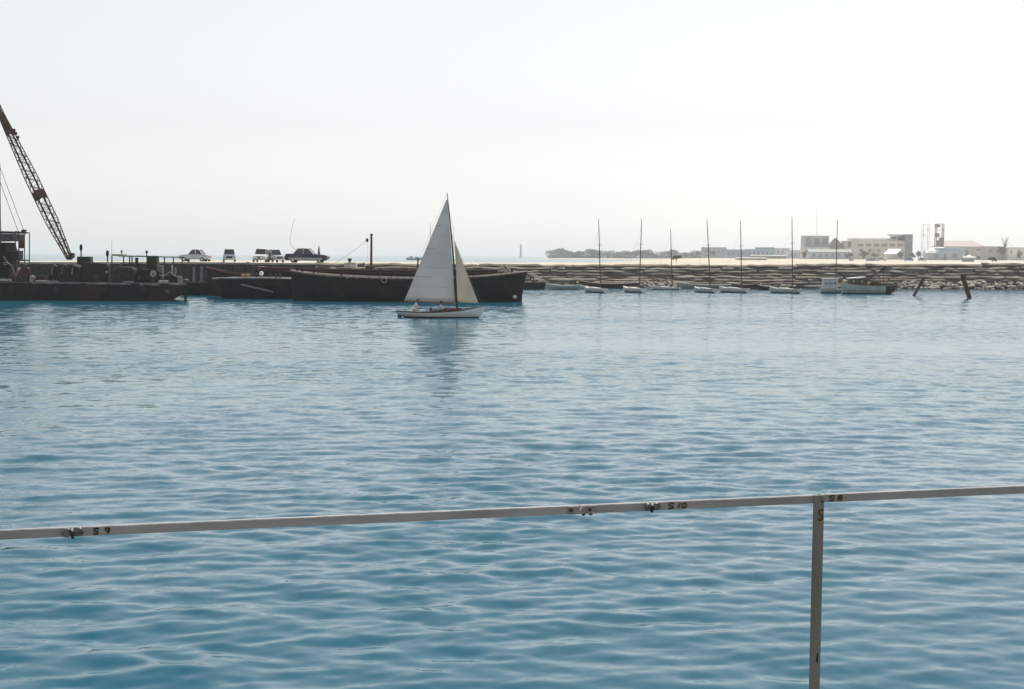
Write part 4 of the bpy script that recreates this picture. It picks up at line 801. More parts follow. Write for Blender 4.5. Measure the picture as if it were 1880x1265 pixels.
# ------------------------------------------------------------------ cars on the causeway
def ground_at(px, Y):
    e = at(px, 482, Y); return Vector((e.x, Y, near_edge(px).z))
def car(label, px, Y, rz, body, L=4.5, Wd=1.75, H=1.5, two=None, roof=None, estate=False, name='parked_car', group='cars parked on the causeway', fin=0.0, cat='car', plates=False):
    O = ground_at(px, Y); O.z += 0.06; t = thing(name, label, cat, O, group, rz=rz)
    hx = L / 2; zb, zs = 0.32, H * 0.58
    # lower body: lofted cross-sections, nose at +x
    sec = [(-hx, 0.80, 0.42, zs * 0.78), (-hx * 0.94, 0.95, zb, zs * 0.93 + fin), (-hx * 0.6, 1.0, zb, zs + fin * 0.5), (0, 1.0, zb, zs), (hx * 0.45, 1.0, zb, zs * 1.0), (hx * 0.82, 0.97, zb, zs * 0.92), (hx * 0.96, 0.90, zb + 0.04, zs * 0.82), (hx, 0.78, 0.45, zs * 0.68)]
    rows = []
    for x, k, z0, z1 in sec:
        b = Wd / 2 * k; rows.append([Vector((x, -b * 0.9, z0)), Vector((x, -b, z0 + 0.14)), Vector((x, -b, z1 - 0.16)), Vector((x, -b * 0.86, z1)), Vector((x, b * 0.86, z1)), Vector((x, b, z1 - 0.16)), Vector((x, b, z0 + 0.14)), Vector((x, b * 0.9, z0))])
    mb = MB().loft(rows, close=True); mb.add(rows[0], [tuple(range(8))]); mb.add(rows[-1], [tuple(range(8))]); bd = mb.build('body', body, t, smooth=True)
    xr, xf = (-hx * 0.86 if estate else -hx * 0.62), hx * 0.36; xrt, xft = (-hx * 0.80 if estate else -hx * 0.38), hx * 0.10
    gl = []; 
    for x0, x1 in ((xr, xrt), (xf, xft)): pass
    base = [Vector((xr, -Wd * 0.43, zs - 0.02)), Vector((xf, -Wd * 0.43, zs - 0.02)), Vector((xf, Wd * 0.43, zs - 0.02)), Vector((xr, Wd * 0.43, zs - 0.02))]
    top = [Vector((xrt, -Wd * 0.36, H - 0.09)), Vector((xft, -Wd * 0.36, H - 0.09)), Vector((xft, Wd * 0.36, H - 0.09)), Vector((xrt, Wd * 0.36, H - 0.09))]
    MB().loft([base, top], close=True).build('windows', M_GLASS, t)
    rt = []
    for u, dz in ((0, -0.06), (0.12, 0.0), (0.5, 0.03), (0.88, 0.0), (1, -0.06)):
        x = xrt - 0.05 + (xft - xrt + 0.1) * u; w_ = Wd * 0.37; rt.append([Vector((x, -w_, H - 0.13)), Vector((x, -w_ * 0.85, H - 0.02 + dz)), Vector((x, 0, H + dz)), Vector((x, w_ * 0.85, H - 0.02 + dz)), Vector((x, w_, H - 0.13))])
    rf = MB().loft(rt); rf.build('roof', roof or body, t, smooth=True)
    for a, b in zip(base, top):
        MB().bar(a, b, 0.07).build('pillar', roof or body, t)
    for sy in (-1, 1): MB().bar(Vector(((xr + xf) / 2, sy * Wd * 0.43, zs)), Vector(((xrt + xft) / 2, sy * Wd * 0.365, H - 0.1)), 0.07).build('pillar', roof or body, t)
    for sx in (-0.60, 0.62):
        for sy in (-1, 1):
            c = Vector((sx * hx, sy * (Wd / 2 - 0.1), 0.31)); wh = MB().lathe(c, [(0.2, -0.11), (0.31, -0.09), (0.31, 0.09), (0.2, 0.11)], 14, 'Y').build('wheel', M_RUBBER, t, smooth=True)
            MB().lathe(c + Vector((0, sy * 0.115, 0)), [(0.17, -0.01), (0.12, 0.02), (0.03, 0.03)], 12, 'Y').build('hubcap', M_CHROME, wh, smooth=True)
    for sx in (-1, 1):
        MB().tube([(sx * (hx - 0.1), -Wd * 0.48, 0.45), (sx * (hx + 0.07), -Wd * 0.38, 0.45), (sx * (hx + 0.1), 0, 0.45), (sx * (hx + 0.07), Wd * 0.38, 0.45), (sx * (hx - 0.1), Wd * 0.48, 0.45)], 0.075, 6).build('bumper', M_CHROME, t, smooth=True)
        for sy in (-1, 1): MB().lathe((sx * (hx - 0.02), sy * Wd * 0.33, zs * 0.68), [(0.11, -0.06), (0.11, 0.05), (0.05, 0.08)] if sx > 0 else [(0.05, -0.08), (0.09, -0.05), (0.09, 0.05)], 10, 'X').build('headlight' if sx > 0 else 'tail_light', M_CHROME if sx > 0 else mat('red_lens', (0.3, 0.03, 0.02), 0.3), t, smooth=True)
    MB().box((hx + 0.0, 0, zs * 0.62), (0.06, Wd * 0.42, 0.2)).build('grille', M_DKSTEEL, t)
    if two is not None:
        for sy in (-1, 1): MB().box((-0.05, sy * (Wd / 2 + 0.004), 0.55), (L * 0.78, 0.02, 0.26)).build('side_panel', two, t, bevel=0.008)
    if plates:
        for sy in (-1, 1): MB().box((hx + 0.03, sy * Wd * 0.26, 0.62), (0.06, Wd * 0.36, 0.22)).build('bumper_plate', M_WHITE, t, bevel=0.015)
    t.scale = (1.14, 1.14, 1.26) if Y < 300 else (1, 1, 1)
    return t
P_ = lambda n, c: mat('car_' + n, c, 0.18, tuple(v * 0.92 for v in c), 1.0, spec=0.6)
car('pale cream sedan seen side-on, leftmost car on the causeway', 358, 232, R(174), P_('pale', (0.50, 0.53, 0.56)), 4.3, H=1.65, roof=P_('white', (0.72, 0.73, 0.72)))  # white roof paint stands in for the sun's glare on it
car('dark small car facing the water, second from the left on the causeway', 421, 234, R(-78), P_('slate', (0.17, 0.2, 0.26)), 4.2, 1.75, 1.75, roof=P_('pale', (0.5, 0.53, 0.56)))  # roof paler than the body: reflected sun put into its paint
car('white car facing the water, left of the pair in the middle of the causeway', 480, 235, R(-90), P_('white', (0.72, 0.73, 0.72)), 4.6, 1.9, 1.85, plates=True)
car('grey-blue car facing the water, right of the pair in the middle of the causeway', 504.5, 236.5, R(-62), P_('grey_blue', (0.34, 0.40, 0.45)), 4.2, 1.75, 1.75)
t5 = car('long dark navy car with pale side panels, rightmost car on the causeway', 564, 238, R(-4), P_('navy', (0.018, 0.025, 0.05)), 6.4, 1.95, 2.0, two=mat('pale_side_panel', (0.42, 0.43, 0.42), 0.3), roof=P_('white', (0.72, 0.73, 0.72)), fin=0.12)  # white roof on the navy body is a painted-in sun reflection
o = MB().tube([at(544, 460, 249), at(538.5, 455, 249), at(533, 448, 249), at(532, 443, 249), at(535, 425, 249), at(538, 409, 249), at(541, 403, 249), at(542, 401, 249)], [0.03, 0.03, 0.03, 0.028, 0.026, 0.024, 0.03, 0.016], 5).build('whip_aerial', mat('aerial_brown', (0.10, 0.075, 0.05), 0.7), None, smooth=True)
tag(o, 'bent whip aerial rising above the long dark navy car', 'aerial')
c = ground_at(585.5, 253); o = MB().lathe(c, [(0.42, 0.0), (0.40, 0.1), (0.33, 0.4), (0.23, 1.6), (0.10, 2.75), (0.02, 3.1)], 10).build('marker_cone', mat('cone_grey', (0.07, 0.075, 0.08), 0.7), None, smooth=True); tag(o, 'tall dark pointed marker behind the long dark navy car', 'marker')
c = ground_at(384, 240); t = thing('bollard', 'stubby dark bollard right of the leftmost car', 'bollard', c)
MB().lathe(c, [(0.30, 0), (0.22, 0.1), (0.2, 0.5), (0.3, 0.62), (0.28, 0.78), (0.1, 0.85)], 10).build('cast_post', M_DKSTEEL, t, smooth=True); MB().box(c + Vector((0, 0, 0.02)), (0.8, 0.8, 0.06)).build('base_plate', M_DKSTEEL, t)
for k, px in enumerate((347, 410, 455)):
    c = near_edge(px); c.y -= 0.1; o = MB().box(c + Vector((0, 0, 0.0)), (0.6, 0.5, 0.36), 0.2 * k, 0.8).build('loose_stone', M_BLEACH, None, bevel=0.06); tag(o, ['pale stone on the quay edge in front of the leftmost car', 'pale stone on the quay edge below the dark small car', 'pale stone on the quay edge left of the white car'][k], 'stone', 'stones on the quay edge')
# ------------------------------------------------------------------ buildings across the sand
def fp(px, py, Y): return at(px, py, Y)
GZ = 4.03
def wbox(px0, px1, py_top, Y, depth, base=None, taper=1.0):
    a, b = at(px0, py_top, Y), at(px1, py_top, Y); z1 = (a.z + b.z) / 2; z0 = GZ - 0.3 if base is None else base
    return MB().box(((a.x + b.x) / 2, Y + depth / 2, (z0 + z1) / 2), (abs(b.x - a.x), depth, z1 - z0), taper=taper), z1
M_CON = mat('hazed_pale_concrete', (0.70, 0.68, 0.65), 0.9, (0.60, 0.585, 0.56), 0.2)  # far concrete and render are lightened: distance haze put into the colour
M_CON2 = mat('hazed_grey_concrete', (0.52, 0.51, 0.51), 0.9, (0.44, 0.44, 0.44), 0.2)
M_CON3 = mat('hazed_dark_render', (0.25, 0.265, 0.29), 0.9, (0.21, 0.225, 0.25), 0.2)  # dark walls lightened likewise, with haze mixed into their colour
M_WIN = mat('window_dark', (0.24, 0.25, 0.26), 0.4, (0.2, 0.21, 0.22), 0.5)
M_BLUEW = mat('pale_blue_wall', (0.50, 0.56, 0.64), 0.8, (0.44, 0.5, 0.57), 0.2)
M_ROOFW = mat('white_metal_roof', (0.80, 0.80, 0.78), 0.5)
M_PINK = mat('faded_pink_roof', (0.55, 0.48, 0.46), 0.9)
def win_panel(t, px0, px1, py0, py1, Y, m=None, name='window', frame=True, d=0.25):
    a, b = at(px0, py1, Y), at(px1, py0, Y); c = (a + b) / 2; w_, h_ = b.x - a.x, b.z - a.z
    o = MB().box((c.x, Y - 0.02, c.z), (w_, d, h_)).build(name, m or M_WIN, t)
    if frame:
        MB().box((c.x, Y - 0.22, a.z - 0.1), (w_ * 1.1, 0.5, 0.18)).build('sill', M_CON, o)
    return o
def bld(label, px0, px1, ptop, Y, depth, m, cat='building', name='building', parapet=True, pm=None):
    a = at((px0 + px1) / 2, 475, Y); t = thing(name, label, cat, Vector((a.x, Y, GZ)))
    mb, z1 = wbox(px0, px1, ptop, Y, depth); mb.build('wall', m, t)
    if parapet:
        a, b = at(px0, ptop, Y), at(px1, ptop, Y); MB().box(((a.x + b.x) / 2, Y + depth / 2, z1 + 0.15), (b.x - a.x + 0.8, depth + 0.8, 0.3)).build('roof_slab', pm or m, t)
    return t
def gable(t, px0, px1, peave, pridge, Y, depth, m, hip=0.0, over=0.6, name='roof'):
    a, b = at(px0, peave, Y), at(px1, peave, Y); zr = at((px0 + px1) / 2, pridge, Y).z; z0 = (a.z + b.z) / 2; x0, x1 = a.x - over, b.x + over; y0, y1 = Y - over, Y + depth + over; ym = (y0 + y1) / 2; hp = hip * (x1 - x0)
    v = [(x0, y0, z0), (x1, y0, z0), (x1, y1, z0), (x0, y1, z0), (x0 + hp, ym, zr), (x1 - hp, ym, zr), (x0, y0, z0 - 0.25), (x1, y0, z0 - 0.25), (x1, y1, z0 - 0.25), (x0, y1, z0 - 0.25)]
    return MB().add(v, [(0, 1, 5, 4), (2, 3, 4, 5), (1, 2, 5), (3, 0, 4), (6, 7, 1, 0), (7, 8, 2, 1), (8, 9, 3, 2), (9, 6, 0, 3), (9, 8, 7, 6)]).build(name, m, t)
# block A with three bays
Y = 1148
t = bld('flat-roofed grey block with three bays at the left of the far building group', 1478, 1522, 433.5, Y, 16, M_CON2)
for a, b in ((1480, 1489), (1495, 1505), (1509, 1520)): win_panel(t, a, b, 437, 450, Y, M_CON3, 'bay', d=0.5)
for a, b in ((1481, 1486), (1497, 1503), (1511, 1517)): win_panel(t, a, b, 456, 462, Y)
MB().tube([at(1500, 434, Y + 6), at(1499.5, 381, Y + 6)], [0.22, 0.10], 5).build('aerial_mast', M_CON2, t)
t = bld('low pale annex in front of the three-bay grey block', 1474, 1524, 455, Y - 14, 10, M_CON)
for k in range(5): win_panel(t, 1478 + k * 9, 1483 + k * 9, 459, 465, Y - 14)
# pyramid roof house
t = bld('small house with pyramid roof between grey block and long hall', 1524, 1547, 452, Y + 4, 8, M_CON2, parapet=False)
gable(t, 1522, 1549, 452.5, 437, Y + 3.5, 9, mat('brown_grey_roof', (0.26, 0.23, 0.23), 0.9), hip=0.45); win_panel(t, 1532, 1538, 456, 464, Y + 4)
# blue sheds in front
t = bld('long low blue-grey shed left of the long hall', 1487, 1562, 462, Y - 40, 12, M_BLUEW, parapet=False); gable(t, 1486, 1563, 462.5, 457.5, Y - 40, 12, mat('grey_green_roof', (0.30, 0.35, 0.33), 0.8))
for k in range(6): win_panel(t, 1492 + k * 11.5, 1497 + k * 11.5, 466, 471, Y - 40)
# long hall with six windows
Y = 1134
t = bld('long pale two-storey hall with a row of six windows', 1558, 1664, 443, Y, 26, M_CON)
mb, _ = wbox(1563, 1662, 437.5, Y + 8, 14); mb.build('upper_storey', M_CON, t)
win_panel(t, 1556, 1563, 443.5, 454, Y, M_CON3, 'bay', frame=False)
for k in range(6): 
    wv = win_panel(t, 1575 + k * 14.6, 1584.5 + k * 14.6, 447.5, 452.5, Y); c = at(1579.8 + k * 14.6, 450, Y); MB().box((c.x, Y - 0.2, c.z), (0.15, 0.2, 1.5)).build('mullion', M_CON, wv)
for k in range(4): win_panel(t, 1578 + k * 16, 1584 + k * 16, 457.5, 462.5, Y)
# tower block at its right end
t = bld('dark stair tower with open top storey at the right end of the long hall', 1664, 1676, 431, Y - 2, 14, M_CON3)
for a, b in ((1635, 1636.5), (1646, 1648.5), (1660, 1664)): mb, _ = wbox(a, b, 431.5, Y + 4, 1.0, base=at(1650, 438, Y).z); mb.build('roof_pillar', M_CON2, t)
mb, z = wbox(1634, 1664, 430.5, Y + 3.5, 8, base=at(1650, 432.3, Y).z); mb.build('open_roof', M_CON3, t)
for a, b in ((1636.5, 1646), (1648.5, 1660)): mb, _ = wbox(a, b, 433.5 - (0 if a < 1640 else 0.3), Y + 8, 1.2, base=at(1650, 438 if a < 1640 else 440, Y).z); mb.build('louvre', M_CON3, t)
# white sloping canopies
def canopy_house(label, px0, px1, peave, pridge, Y, wall0, wall1, pw, shift, depth, mw, door=None):
    t = bld(label, wall0, wall1, pw, Y, depth, mw, parapet=False, name='hut', cat='hut')
    a, b = at(px0, peave, Y - 2), at(px1, peave, Y - 2); c, d = at(px0 + shift, pridge, Y + depth), at(px1 + shift, pridge, Y + depth)
    MB().add([a, b, d, c] + [p + Vector((0, 0, -0.3)) for p in (a, b, d, c)], [(0, 1, 2, 3), (7, 6, 5, 4), (0, 4, 5, 1), (1, 5, 6, 2), (2, 6, 7, 3), (3, 7, 4, 0)]).build('roof', M_ROOFW, t)
    for p in (a, b): MB().tube([p + Vector((0, 0.1, -0.2)), Vector((p.x, p.y, GZ - 0.2))], 0.12, 5).build('roof_post', M_CON2, t)
    if door: win_panel(t, door[0], door[1], door[2], door[3], Y, M_CON3, 'door', frame=False)
    return t
canopy_house('small pale hut with bright white lean-to roof below the long hall', 1622, 1646, 466, 457, 1064, 1630, 1660, 464, 9, 10, M_CON)
t = canopy_house('pale blue hut with bright white roof and dark door, right of the tower', 1697, 1718, 463.2, 454, 1036, 1704, 1772, 460.5, 16, 12, M_BLUEW, (1732.5, 1737, 466, 478.5))
mb, _ = wbox(1718, 1772, 455, 1040, 11, base=at(1740, 461, 1036).z); mb.build('upper_wall', M_BLUEW, t)
win_panel(t, 1716, 1722, 467, 473, 1036); win_panel(t, 1748, 1757, 465.5, 473, 1036)
# warehouse with faded hip roof
Y = 1204
t = bld('wide warehouse with faded pink hip roof behind the blue hut', 1726, 1808, 452, Y, 24, M_CON2, parapet=False, name='warehouse'); gable(t, 1724, 1810, 452.5, 441.5, Y, 24, M_PINK, hip=0.2)
win_panel(t, 1764, 1778, 459, 470, Y, M_CON3, 'door', frame=False); win_panel(t, 1793, 1805, 457, 460.5, Y); win_panel(t, 1793, 1805, 470, 476, Y, mat('green_door', (0.16, 0.2, 0.18), 0.8), 'door', frame=False)
t = bld('grey flat sheds right of the pink-roofed warehouse', 1811, 1852, 453, Y - 20, 14, M_CON2); win_panel(t, 1815, 1822, 458, 464, Y - 20); win_panel(t, 1830, 1838, 458, 464, Y - 20)
t = bld('pale cream house at the right picture edge', 1851, 1905, 455, Y - 30, 14, M_CON); win_panel(t, 1855, 1858, 460, 465, Y - 30); win_panel(t, 1869, 1873, 459, 466, Y - 30); gable(t, 1849, 1907, 455, 450.5, Y - 30, 14, M_CON2, hip=0.2)
t = bld('low grey shed with slanted white lid standing on the sand near the embankment', 1771.5, 1788.5, 473, 560, 4, M_CON2, parapet=False, name='shed', cat='shed'); a = [at(1772, 474.2, 559.4), at(1778.5, 474.2, 559.4), at(1782.5, 468.5, 564.5), at(1776.5, 468.5, 564.5)]
MB().prism(a, (0, 0, -0.25)).build('roof_panel', M_ROOFW, t); gable(t, 1771.5, 1788.5, 473, 470, 560, 4, M_CON2)
# two open towers
def tower(label, px0, px1, ptop, pbot, Y, m, full):
    c = at((px0 + px1) / 2, 470, Y); t = thing('lattice_tower', label, 'tower', Vector((c.x, Y, GZ)))
    a, b = at(px0, ptop, Y), at(px1, ptop, Y); dz = 4.0; z0 = GZ - 0.3; z1 = a.z
    for x in (a.x, b.x):
        for y in (Y, Y + dz): MB().bar((x, y, z0), (x, y, z1), 0.55 if full else 0.28).build('leg', m, t)
    n = 6
    for i in range(1, n + 1):
        z = z0 + (z1 - z0) * i / n
        for y in (Y, Y + dz): MB().bar((a.x, y, z), (b.x, y, z), 0.25 if full else 0.16).build('cross_beam', m, t)
        for sg in ((0, 1) if i % 2 else (1, 0),): 
            xs = (a.x, b.x); MB().bar((xs[sg[0]], Y + 0.02, z - (z1 - z0) / n), (xs[sg[1]], Y + 0.02, z), 0.14).build('brace', m, t)
    if full:
        for (q0, q1, w0, w1) in ((412, 417, 0.05, 0.5), (428, 435, 0.0, 0.42), (441, 452, 0.25, 0.95), (436, 441, 0.55, 1.0)):
            za, zb_ = at(px0, q1, Y).z, at(px0, q0, Y).z; xa = a.x + (b.x - a.x) * w0; xb = a.x + (b.x - a.x) * w1
            MB().box(((xa + xb) / 2, Y + dz / 2, (za + zb_) / 2), (xb - xa, dz * 0.9, zb_ - za)).build('hopper_panel', M_CON3, t)
    else: MB().box((a.x, Y, at(px0, 431, Y).z), (0.9, 0.9, 0.9)).build('lamp_box', M_CON2, t)
tower('slender pale open tower left of the pair behind the white-roofed hut', 1695.5, 1706.5, 411.5, 470, 1106, M_CON, False)
tower('darker panelled tower right of the pair behind the white-roofed hut', 1720, 1733, 411, 470, 1092, mat('brownish_steel', (0.24, 0.21, 0.22), 0.8), True)
# row of low blocks in the haze between trees and hall
for (x0, x1, pt, Yb, lab) in ((1291, 1334, 454.5, 1350, 'flat hazy grey block behind the fourth moored mast'), (1334, 1372, 458.5, 1300, 'lower hazy grey block behind the fifth moored mast'), (1372, 1424, 458, 1200, 'long hazy flat block left of the grey three-bay building'), (1391, 1422, 454.5, 1290, 'hazy block with raised roof above the long flat block'), (1424, 1450, 456, 1150, 'squat hazy block just left of the sixth moored mast'), (1448, 1480, 460, 1000, 'dim low shed right of the sixth moored mast')):
    Yb *= 1.35; t = bld(lab, x0, x1, pt, Yb, 18, M_CON2 if x0 % 2 else M_BLUEW)
    n = int((x1 - x0) / 8)
    for k in range(n): win_panel(t, x0 + 3 + k * 8, x0 + 6 + k * 8, pt + 5, pt + 9, Yb, M_CON3, d=0.4)
for (x0, x1, pt, Yb, lab) in ((1380, 1444, 470, 1260, 'low dark open shed on the sand behind the fifth moored mast'), (1355, 1408, 474.5, 700, 'long low pale boat shelter on the sand right of the fifth mast')):
    t = bld(lab, x0, x1, pt, Yb, 8, M_CON3 if x0 == 1380 else M_CON2, name='shed', cat='shed'); gable(t, x0, x1, pt, pt - 1.8, Yb, 8, M_CON2 if x0 == 1380 else M_CON)
# ------------------------------------------------------------------ trees
LEAF = mat('hazy_foliage', (0.12, 0.15, 0.11), 0.9, (0.09, 0.115, 0.085), 1.0, var=0.3)  # leaf colour paled to carry part of the distance haze
BARK = mat('bark', (0.10, 0.075, 0.055), 0.9)
def tree_proto(seed, H, Rr, n=420, trunk=0.35, leaf=0.5, low=0.42):
    rd = random.Random(seed); c = MB(); cl = []
    for _ in range(9 if low > 0.3 else 14): a = rd.uniform(0, 6.28); r = rd.uniform(0, 0.7) * Rr; cl.append((Vector((r * math.cos(a), r * math.sin(a), H * rd.uniform(low, 0.84))), Rr * rd.uniform(0.34, 0.55)))
    for i in range(n):
        p0, r0 = rd.choice(cl); v = Vector((rd.gauss(0, 1), rd.gauss(0, 1), rd.gauss(0, 1))).normalized() * r0 * rd.uniform(0.5, 1.05); v.z *= 0.8; p = p0 + v
        if p.z < H * 0.22 * (low > 0.3): continue
        u = Vector((rd.gauss(0, 1), rd.gauss(0, 1), rd.gauss(0, 1))).normalized(); w_ = u.orthogonal().normalized(); s = leaf * rd.uniform(0.7, 1.4)
        c.add([p + u * s, p + w_ * s * 0.6, p - u * s, p - w_ * s * 0.6 + u.cross(w_) * 0.3 * s], [(0, 1, 2, 3)])
    tr = MB().tube([(0, 0, -0.4), (rd.uniform(-.2, .2), 0, H * 0.25), (rd.uniform(-.4, .4), 0.2, H * 0.6)], [trunk, trunk * 0.75, trunk * 0.3], 7)
    for p0, r0 in cl[:5]: tr.tube([(0, 0, H * 0.28), tuple(p0 * 0.6 + Vector((0, 0, H * 0.15))), tuple(p0)], [trunk * 0.5, trunk * 0.3, 0.04], 5)
    def me(mb, nm, m):
        o = mb.build(nm, m, None, org=(0, 0, 0)); me_ = o.data; bpy.data.objects.remove(o); return me_
    return me(c, 'crown', LEAF), me(tr, 'trunk', BARK)
LOWP = [tree_proto(s + 20, 10, 5.6, 900, low=0.2) for s in range(4)]
PROT = [tree_proto(s, 10, 5.2, 520) for s in range(4)]
def tree(label, px, Y, h_px, wide=1.0, z0=GZ, k=0, group='trees in the haze'):
    c = at(px, 470, Y); t = thing('tree', label, 'tree', Vector((c.x, Y, z0 - 0.1)), group); local(t)
    ztop = at(px, horizon(px), Y).z; H = max(2.0, h_px * Y / FPX)
    for me, nm in zip((LOWP if group.startswith('tree row') else PROT)[k % 4], ('crown', 'trunk')):
        o = bpy.data.objects.new(nm, me); COL.objects.link(o); o.parent = t
    s = H / 9.3; t.scale = (s * wide, s * wide, s); t.rotation_euler = (0, 0, random.uniform(0, 6.28))
    return t
xs_ = [1016, 1029, 1045, 1062, 1083, 1099, 1117, 1135, 1152, 1168, 1186, 1203, 1219, 1236, 1252, 1268, 1283]
nm_ = ['first', 'second', 'third', 'fourth', 'fifth', 'sixth', 'seventh', 'eighth', 'ninth', 'tenth', 'eleventh', 'twelfth', 'thirteenth', 'fourteenth', 'fifteenth', 'sixteenth', 'seventeenth']
for i, px in enumerate(xs_): tree('hazy grey-green tree, %s from the left in the far shore row' % nm_[i], px, 2500 - i * 30, 17 + 2.0 * math.sin(i * 2.1), 1.9, z0=-1.5, k=i, group='tree row on the far shore')
for i, (px, Y, h, wd, lab) in enumerate(((1310, 1500, 12, 1.0, 'small hazy tree right of the far shore row, left of the flat block'), (1478, 1000, 14, 0.9, 'hazy tree left of the three-bay grey block'), (1560, 1106, 12, 1.1, 'grey-green tree at the left foot of the long hall'), (1586, 1092, 15, 1.2, 'dark tree in front of the long hall, left of the pair'), (1606, 1088, 12, 1.1, 'dark tree in front of the long hall, right of the pair'), (1655, 1061, 14, 1.0, 'round tree right of the white lean-to hut'), (1676, 1078, 13, 1.0, 'grey tree at the foot of the dark stair tower'), (1686, 1120, 15, 1.0, 'hazy tree between stair tower and slender pale tower'), (1840, 1162, 24, 0.7, 'tree behind the grey flat sheds at the right'), (1872, 1120, 16, 1.0, 'pale tree in front of the cream house at the right edge'))):
    tree(lab, px, Y, h, wd, k=i)
def bush(label, px, Y, h_px):
    t = tree(label, px, Y, h_px, 1.3, k=2, group='bushes on the sand'); t.name = 'bush'; t['category'] = 'bush'
bush('small olive bush alone on the sand right of the low shed', 1823, 430, 7)
bush('tiny dark bush on the sand between the third and fourth masts', 1242, 400, 5)
# bare twiggy tree
c = at(1845, 470, 1176); t = thing('bare_tree', 'bare twiggy tree rising above the sheds at the far right', 'tree', Vector((c.x, 1176, GZ)))
rd = random.Random(5); tr = MB(); base = Vector((c.x, 1176, GZ - 0.2)); top = at(1845, 452, 1176)
tr.tube([base, top], [0.4, 0.28], 7)
for k in range(11):
    a = rd.uniform(-1, 1); e = at(1845 + a * 9, rd.uniform(432, 446), 1176 + rd.uniform(-2, 2)); m_ = top.lerp(e, 0.5) + Vector((rd.uniform(-.5, .5), 0, 0.3)); tr.tube([top + Vector((0, 0, -rd.uniform(0, 3))), m_, e], [0.2, 0.13, 0.05], 5)
tr.build('trunk', BARK, t)
# low spit, beacon and far vessels
sp = MB().loft([[Vector((at(px, 470, 2000).x, 2000 + w_, z)) for w_, z in ((0, -0.5), (10, hh), (60, hh), (80, -0.5))] for px, hh in ((978, -0.3), (992, 1.2), (1006, 2.0), (1100, 2.4), (1300, 2.6), (1500, 2.6))]); struct(sp.build('far_spit', mat('spit_sand', (0.42, 0.39, 0.33), 0.9), org=(at(1100, 470, 2000).x, 2000, 0), smooth='all'))
c = on(956, 474, 0); Yb = 4200; c = at(956, 470, Yb); c.z = 0; t = thing('sea_beacon', 'faint grey beacon pillar standing in the sea on the horizon', 'beacon', c)
hz_ = at(956, 448.5, Yb).z; MB().lathe(c, [(4.6, -1), (4.2, 4), (3.2, 4.4), (2.7, hz_ * 0.8), (3.4, hz_ * 0.82), (3.4, hz_ * 0.88), (2.2, hz_ * 0.9), (1.8, hz_)], 12).build('pillar', M_CON2, t, smooth=True); MB().lathe(c + Vector((0, 0, hz_)), [(2.2, 0), (1.5, 1.4), (0.2, 2.0)], 10).build('lantern', M_CON2, t)
def vessel(label, px0, px1, Y, house, masts, m=M_CON3, hf=2.2):
    a, b = at(px0, 470, Y).x, at(px1, 470, Y).x; O = Vector(((a + b) / 2, Y, 0)); L = b - a; t = thing('far_vessel', label, 'ship', O, 'vessels out in the haze')
    st = smooth_st([(-L / 2, L * 0.05, hf * 1.1, 0.1), (-L * 0.35, L * 0.09, hf, -0.6), (0, L * 0.1, hf * 0.9, -0.8), (L * 0.35, L * 0.07, hf * 1.1, -0.6), (L / 2, 0.05, hf * 1.5, 0.4)], 12)
    up, lo, dk = hull_meshes(st, 0.1); T = lambda mb: (setattr(mb, 'v', [p + O for p in mb.v]), mb)[1]
    T(up).build('hull', m, t, smooth=True); T(lo).build('bottom', m, t, smooth=True); T(dk).build('deck', m, t)
    for x, w_, h_ in house: T(MB().box((x * L, 0, hf + h_ / 2 - 0.1), (w_ * L, L * 0.1, h_), taper=0.93)).build('deckhouse', M_CON2, t)
    for x, h_ in masts: T(MB().tube([(x * L, 0, hf - 0.2), (x * L, 0, hf + h_)], [0.16, 0.08], 5)).build('mast', m, t)
vessel('faint dark vessel low on the horizon left of the sail', 746, 776, 1500, ((-0.2, 0.25, 2.0), (0.1, 0.2, 1.4)), ((0.1, 5),))
vessel('faint blue-grey boat in the lagoon behind the leftmost moored mast', 1082, 1116, 700, ((0.1, 0.2, 0.6),), (), hf=0.8)
vessel('tiny boat in the pale lagoon left of the leftmost mast', 1050, 1056, 640, ((0, 0.4, 0.8),), (), hf=0.6)
vessel('faint distant yacht with tall bare mast behind the mainsail', 766, 812, 560, ((0.0, 0.3, 0.7),), ((0.02, 17),), hf=1.0)
# cars and trucks parked by the huts
for k, (px, Y, cc, lab) in enumerate(((1618, 600, (0.75, 0.75, 0.74), 'white car parked on the sand below the long hall, left one'), (1632, 600, (0.72, 0.73, 0.74), 'white car parked on the sand below the long hall, right one'), (1668, 640, (0.25, 0.33, 0.5), 'blue car parked on the sand under the stair tower'), (1693, 640, (0.42, 0.42, 0.42), 'grey car parked on the sand left of the blue hut'))):
    t = car(lab, px, Y, R(20 * k - 20), P_('far%d' % k, cc), 4.4, 1.8, 1.6, group='cars parked by the huts'); t.location.z = GZ + 0.05
for k, (px, w_, h_) in enumerate(((1563, 9, 5), (1600, 22, 6))):
    c = at(px, 480, 700); t = thing('upturned_boat', ['dark upturned boat on the sand below the long hall, left one', 'longer dark boat on the sand below the long hall, right one'][k], 'boat', Vector((c.x, 700, GZ)), 'boats on the sand'); L = w_ * 700 / FPX
    rows = [[Vector((c.x + x * L / 2, 700 + 0.8 * b * math.cos(a), GZ - 0.1 + h_ * 700 / FPX * b * math.sin(a))) for a in [i * math.pi / 6 for i in range(7)]] for x, b in ((-1, 0.05), (-0.7, 0.7), (0, 1), (0.6, 0.8), (1, 0.05))]
    MB().loft(rows).build('hull', M_CON3, t, smooth=True); MB().tube([(c.x - L / 2, 700, GZ + 0.1), (c.x, 700, GZ + h_ * 700 / FPX), (c.x + L / 2, 700, GZ + 0.1)], 0.06, 5).build('keel', M_CON2, t)
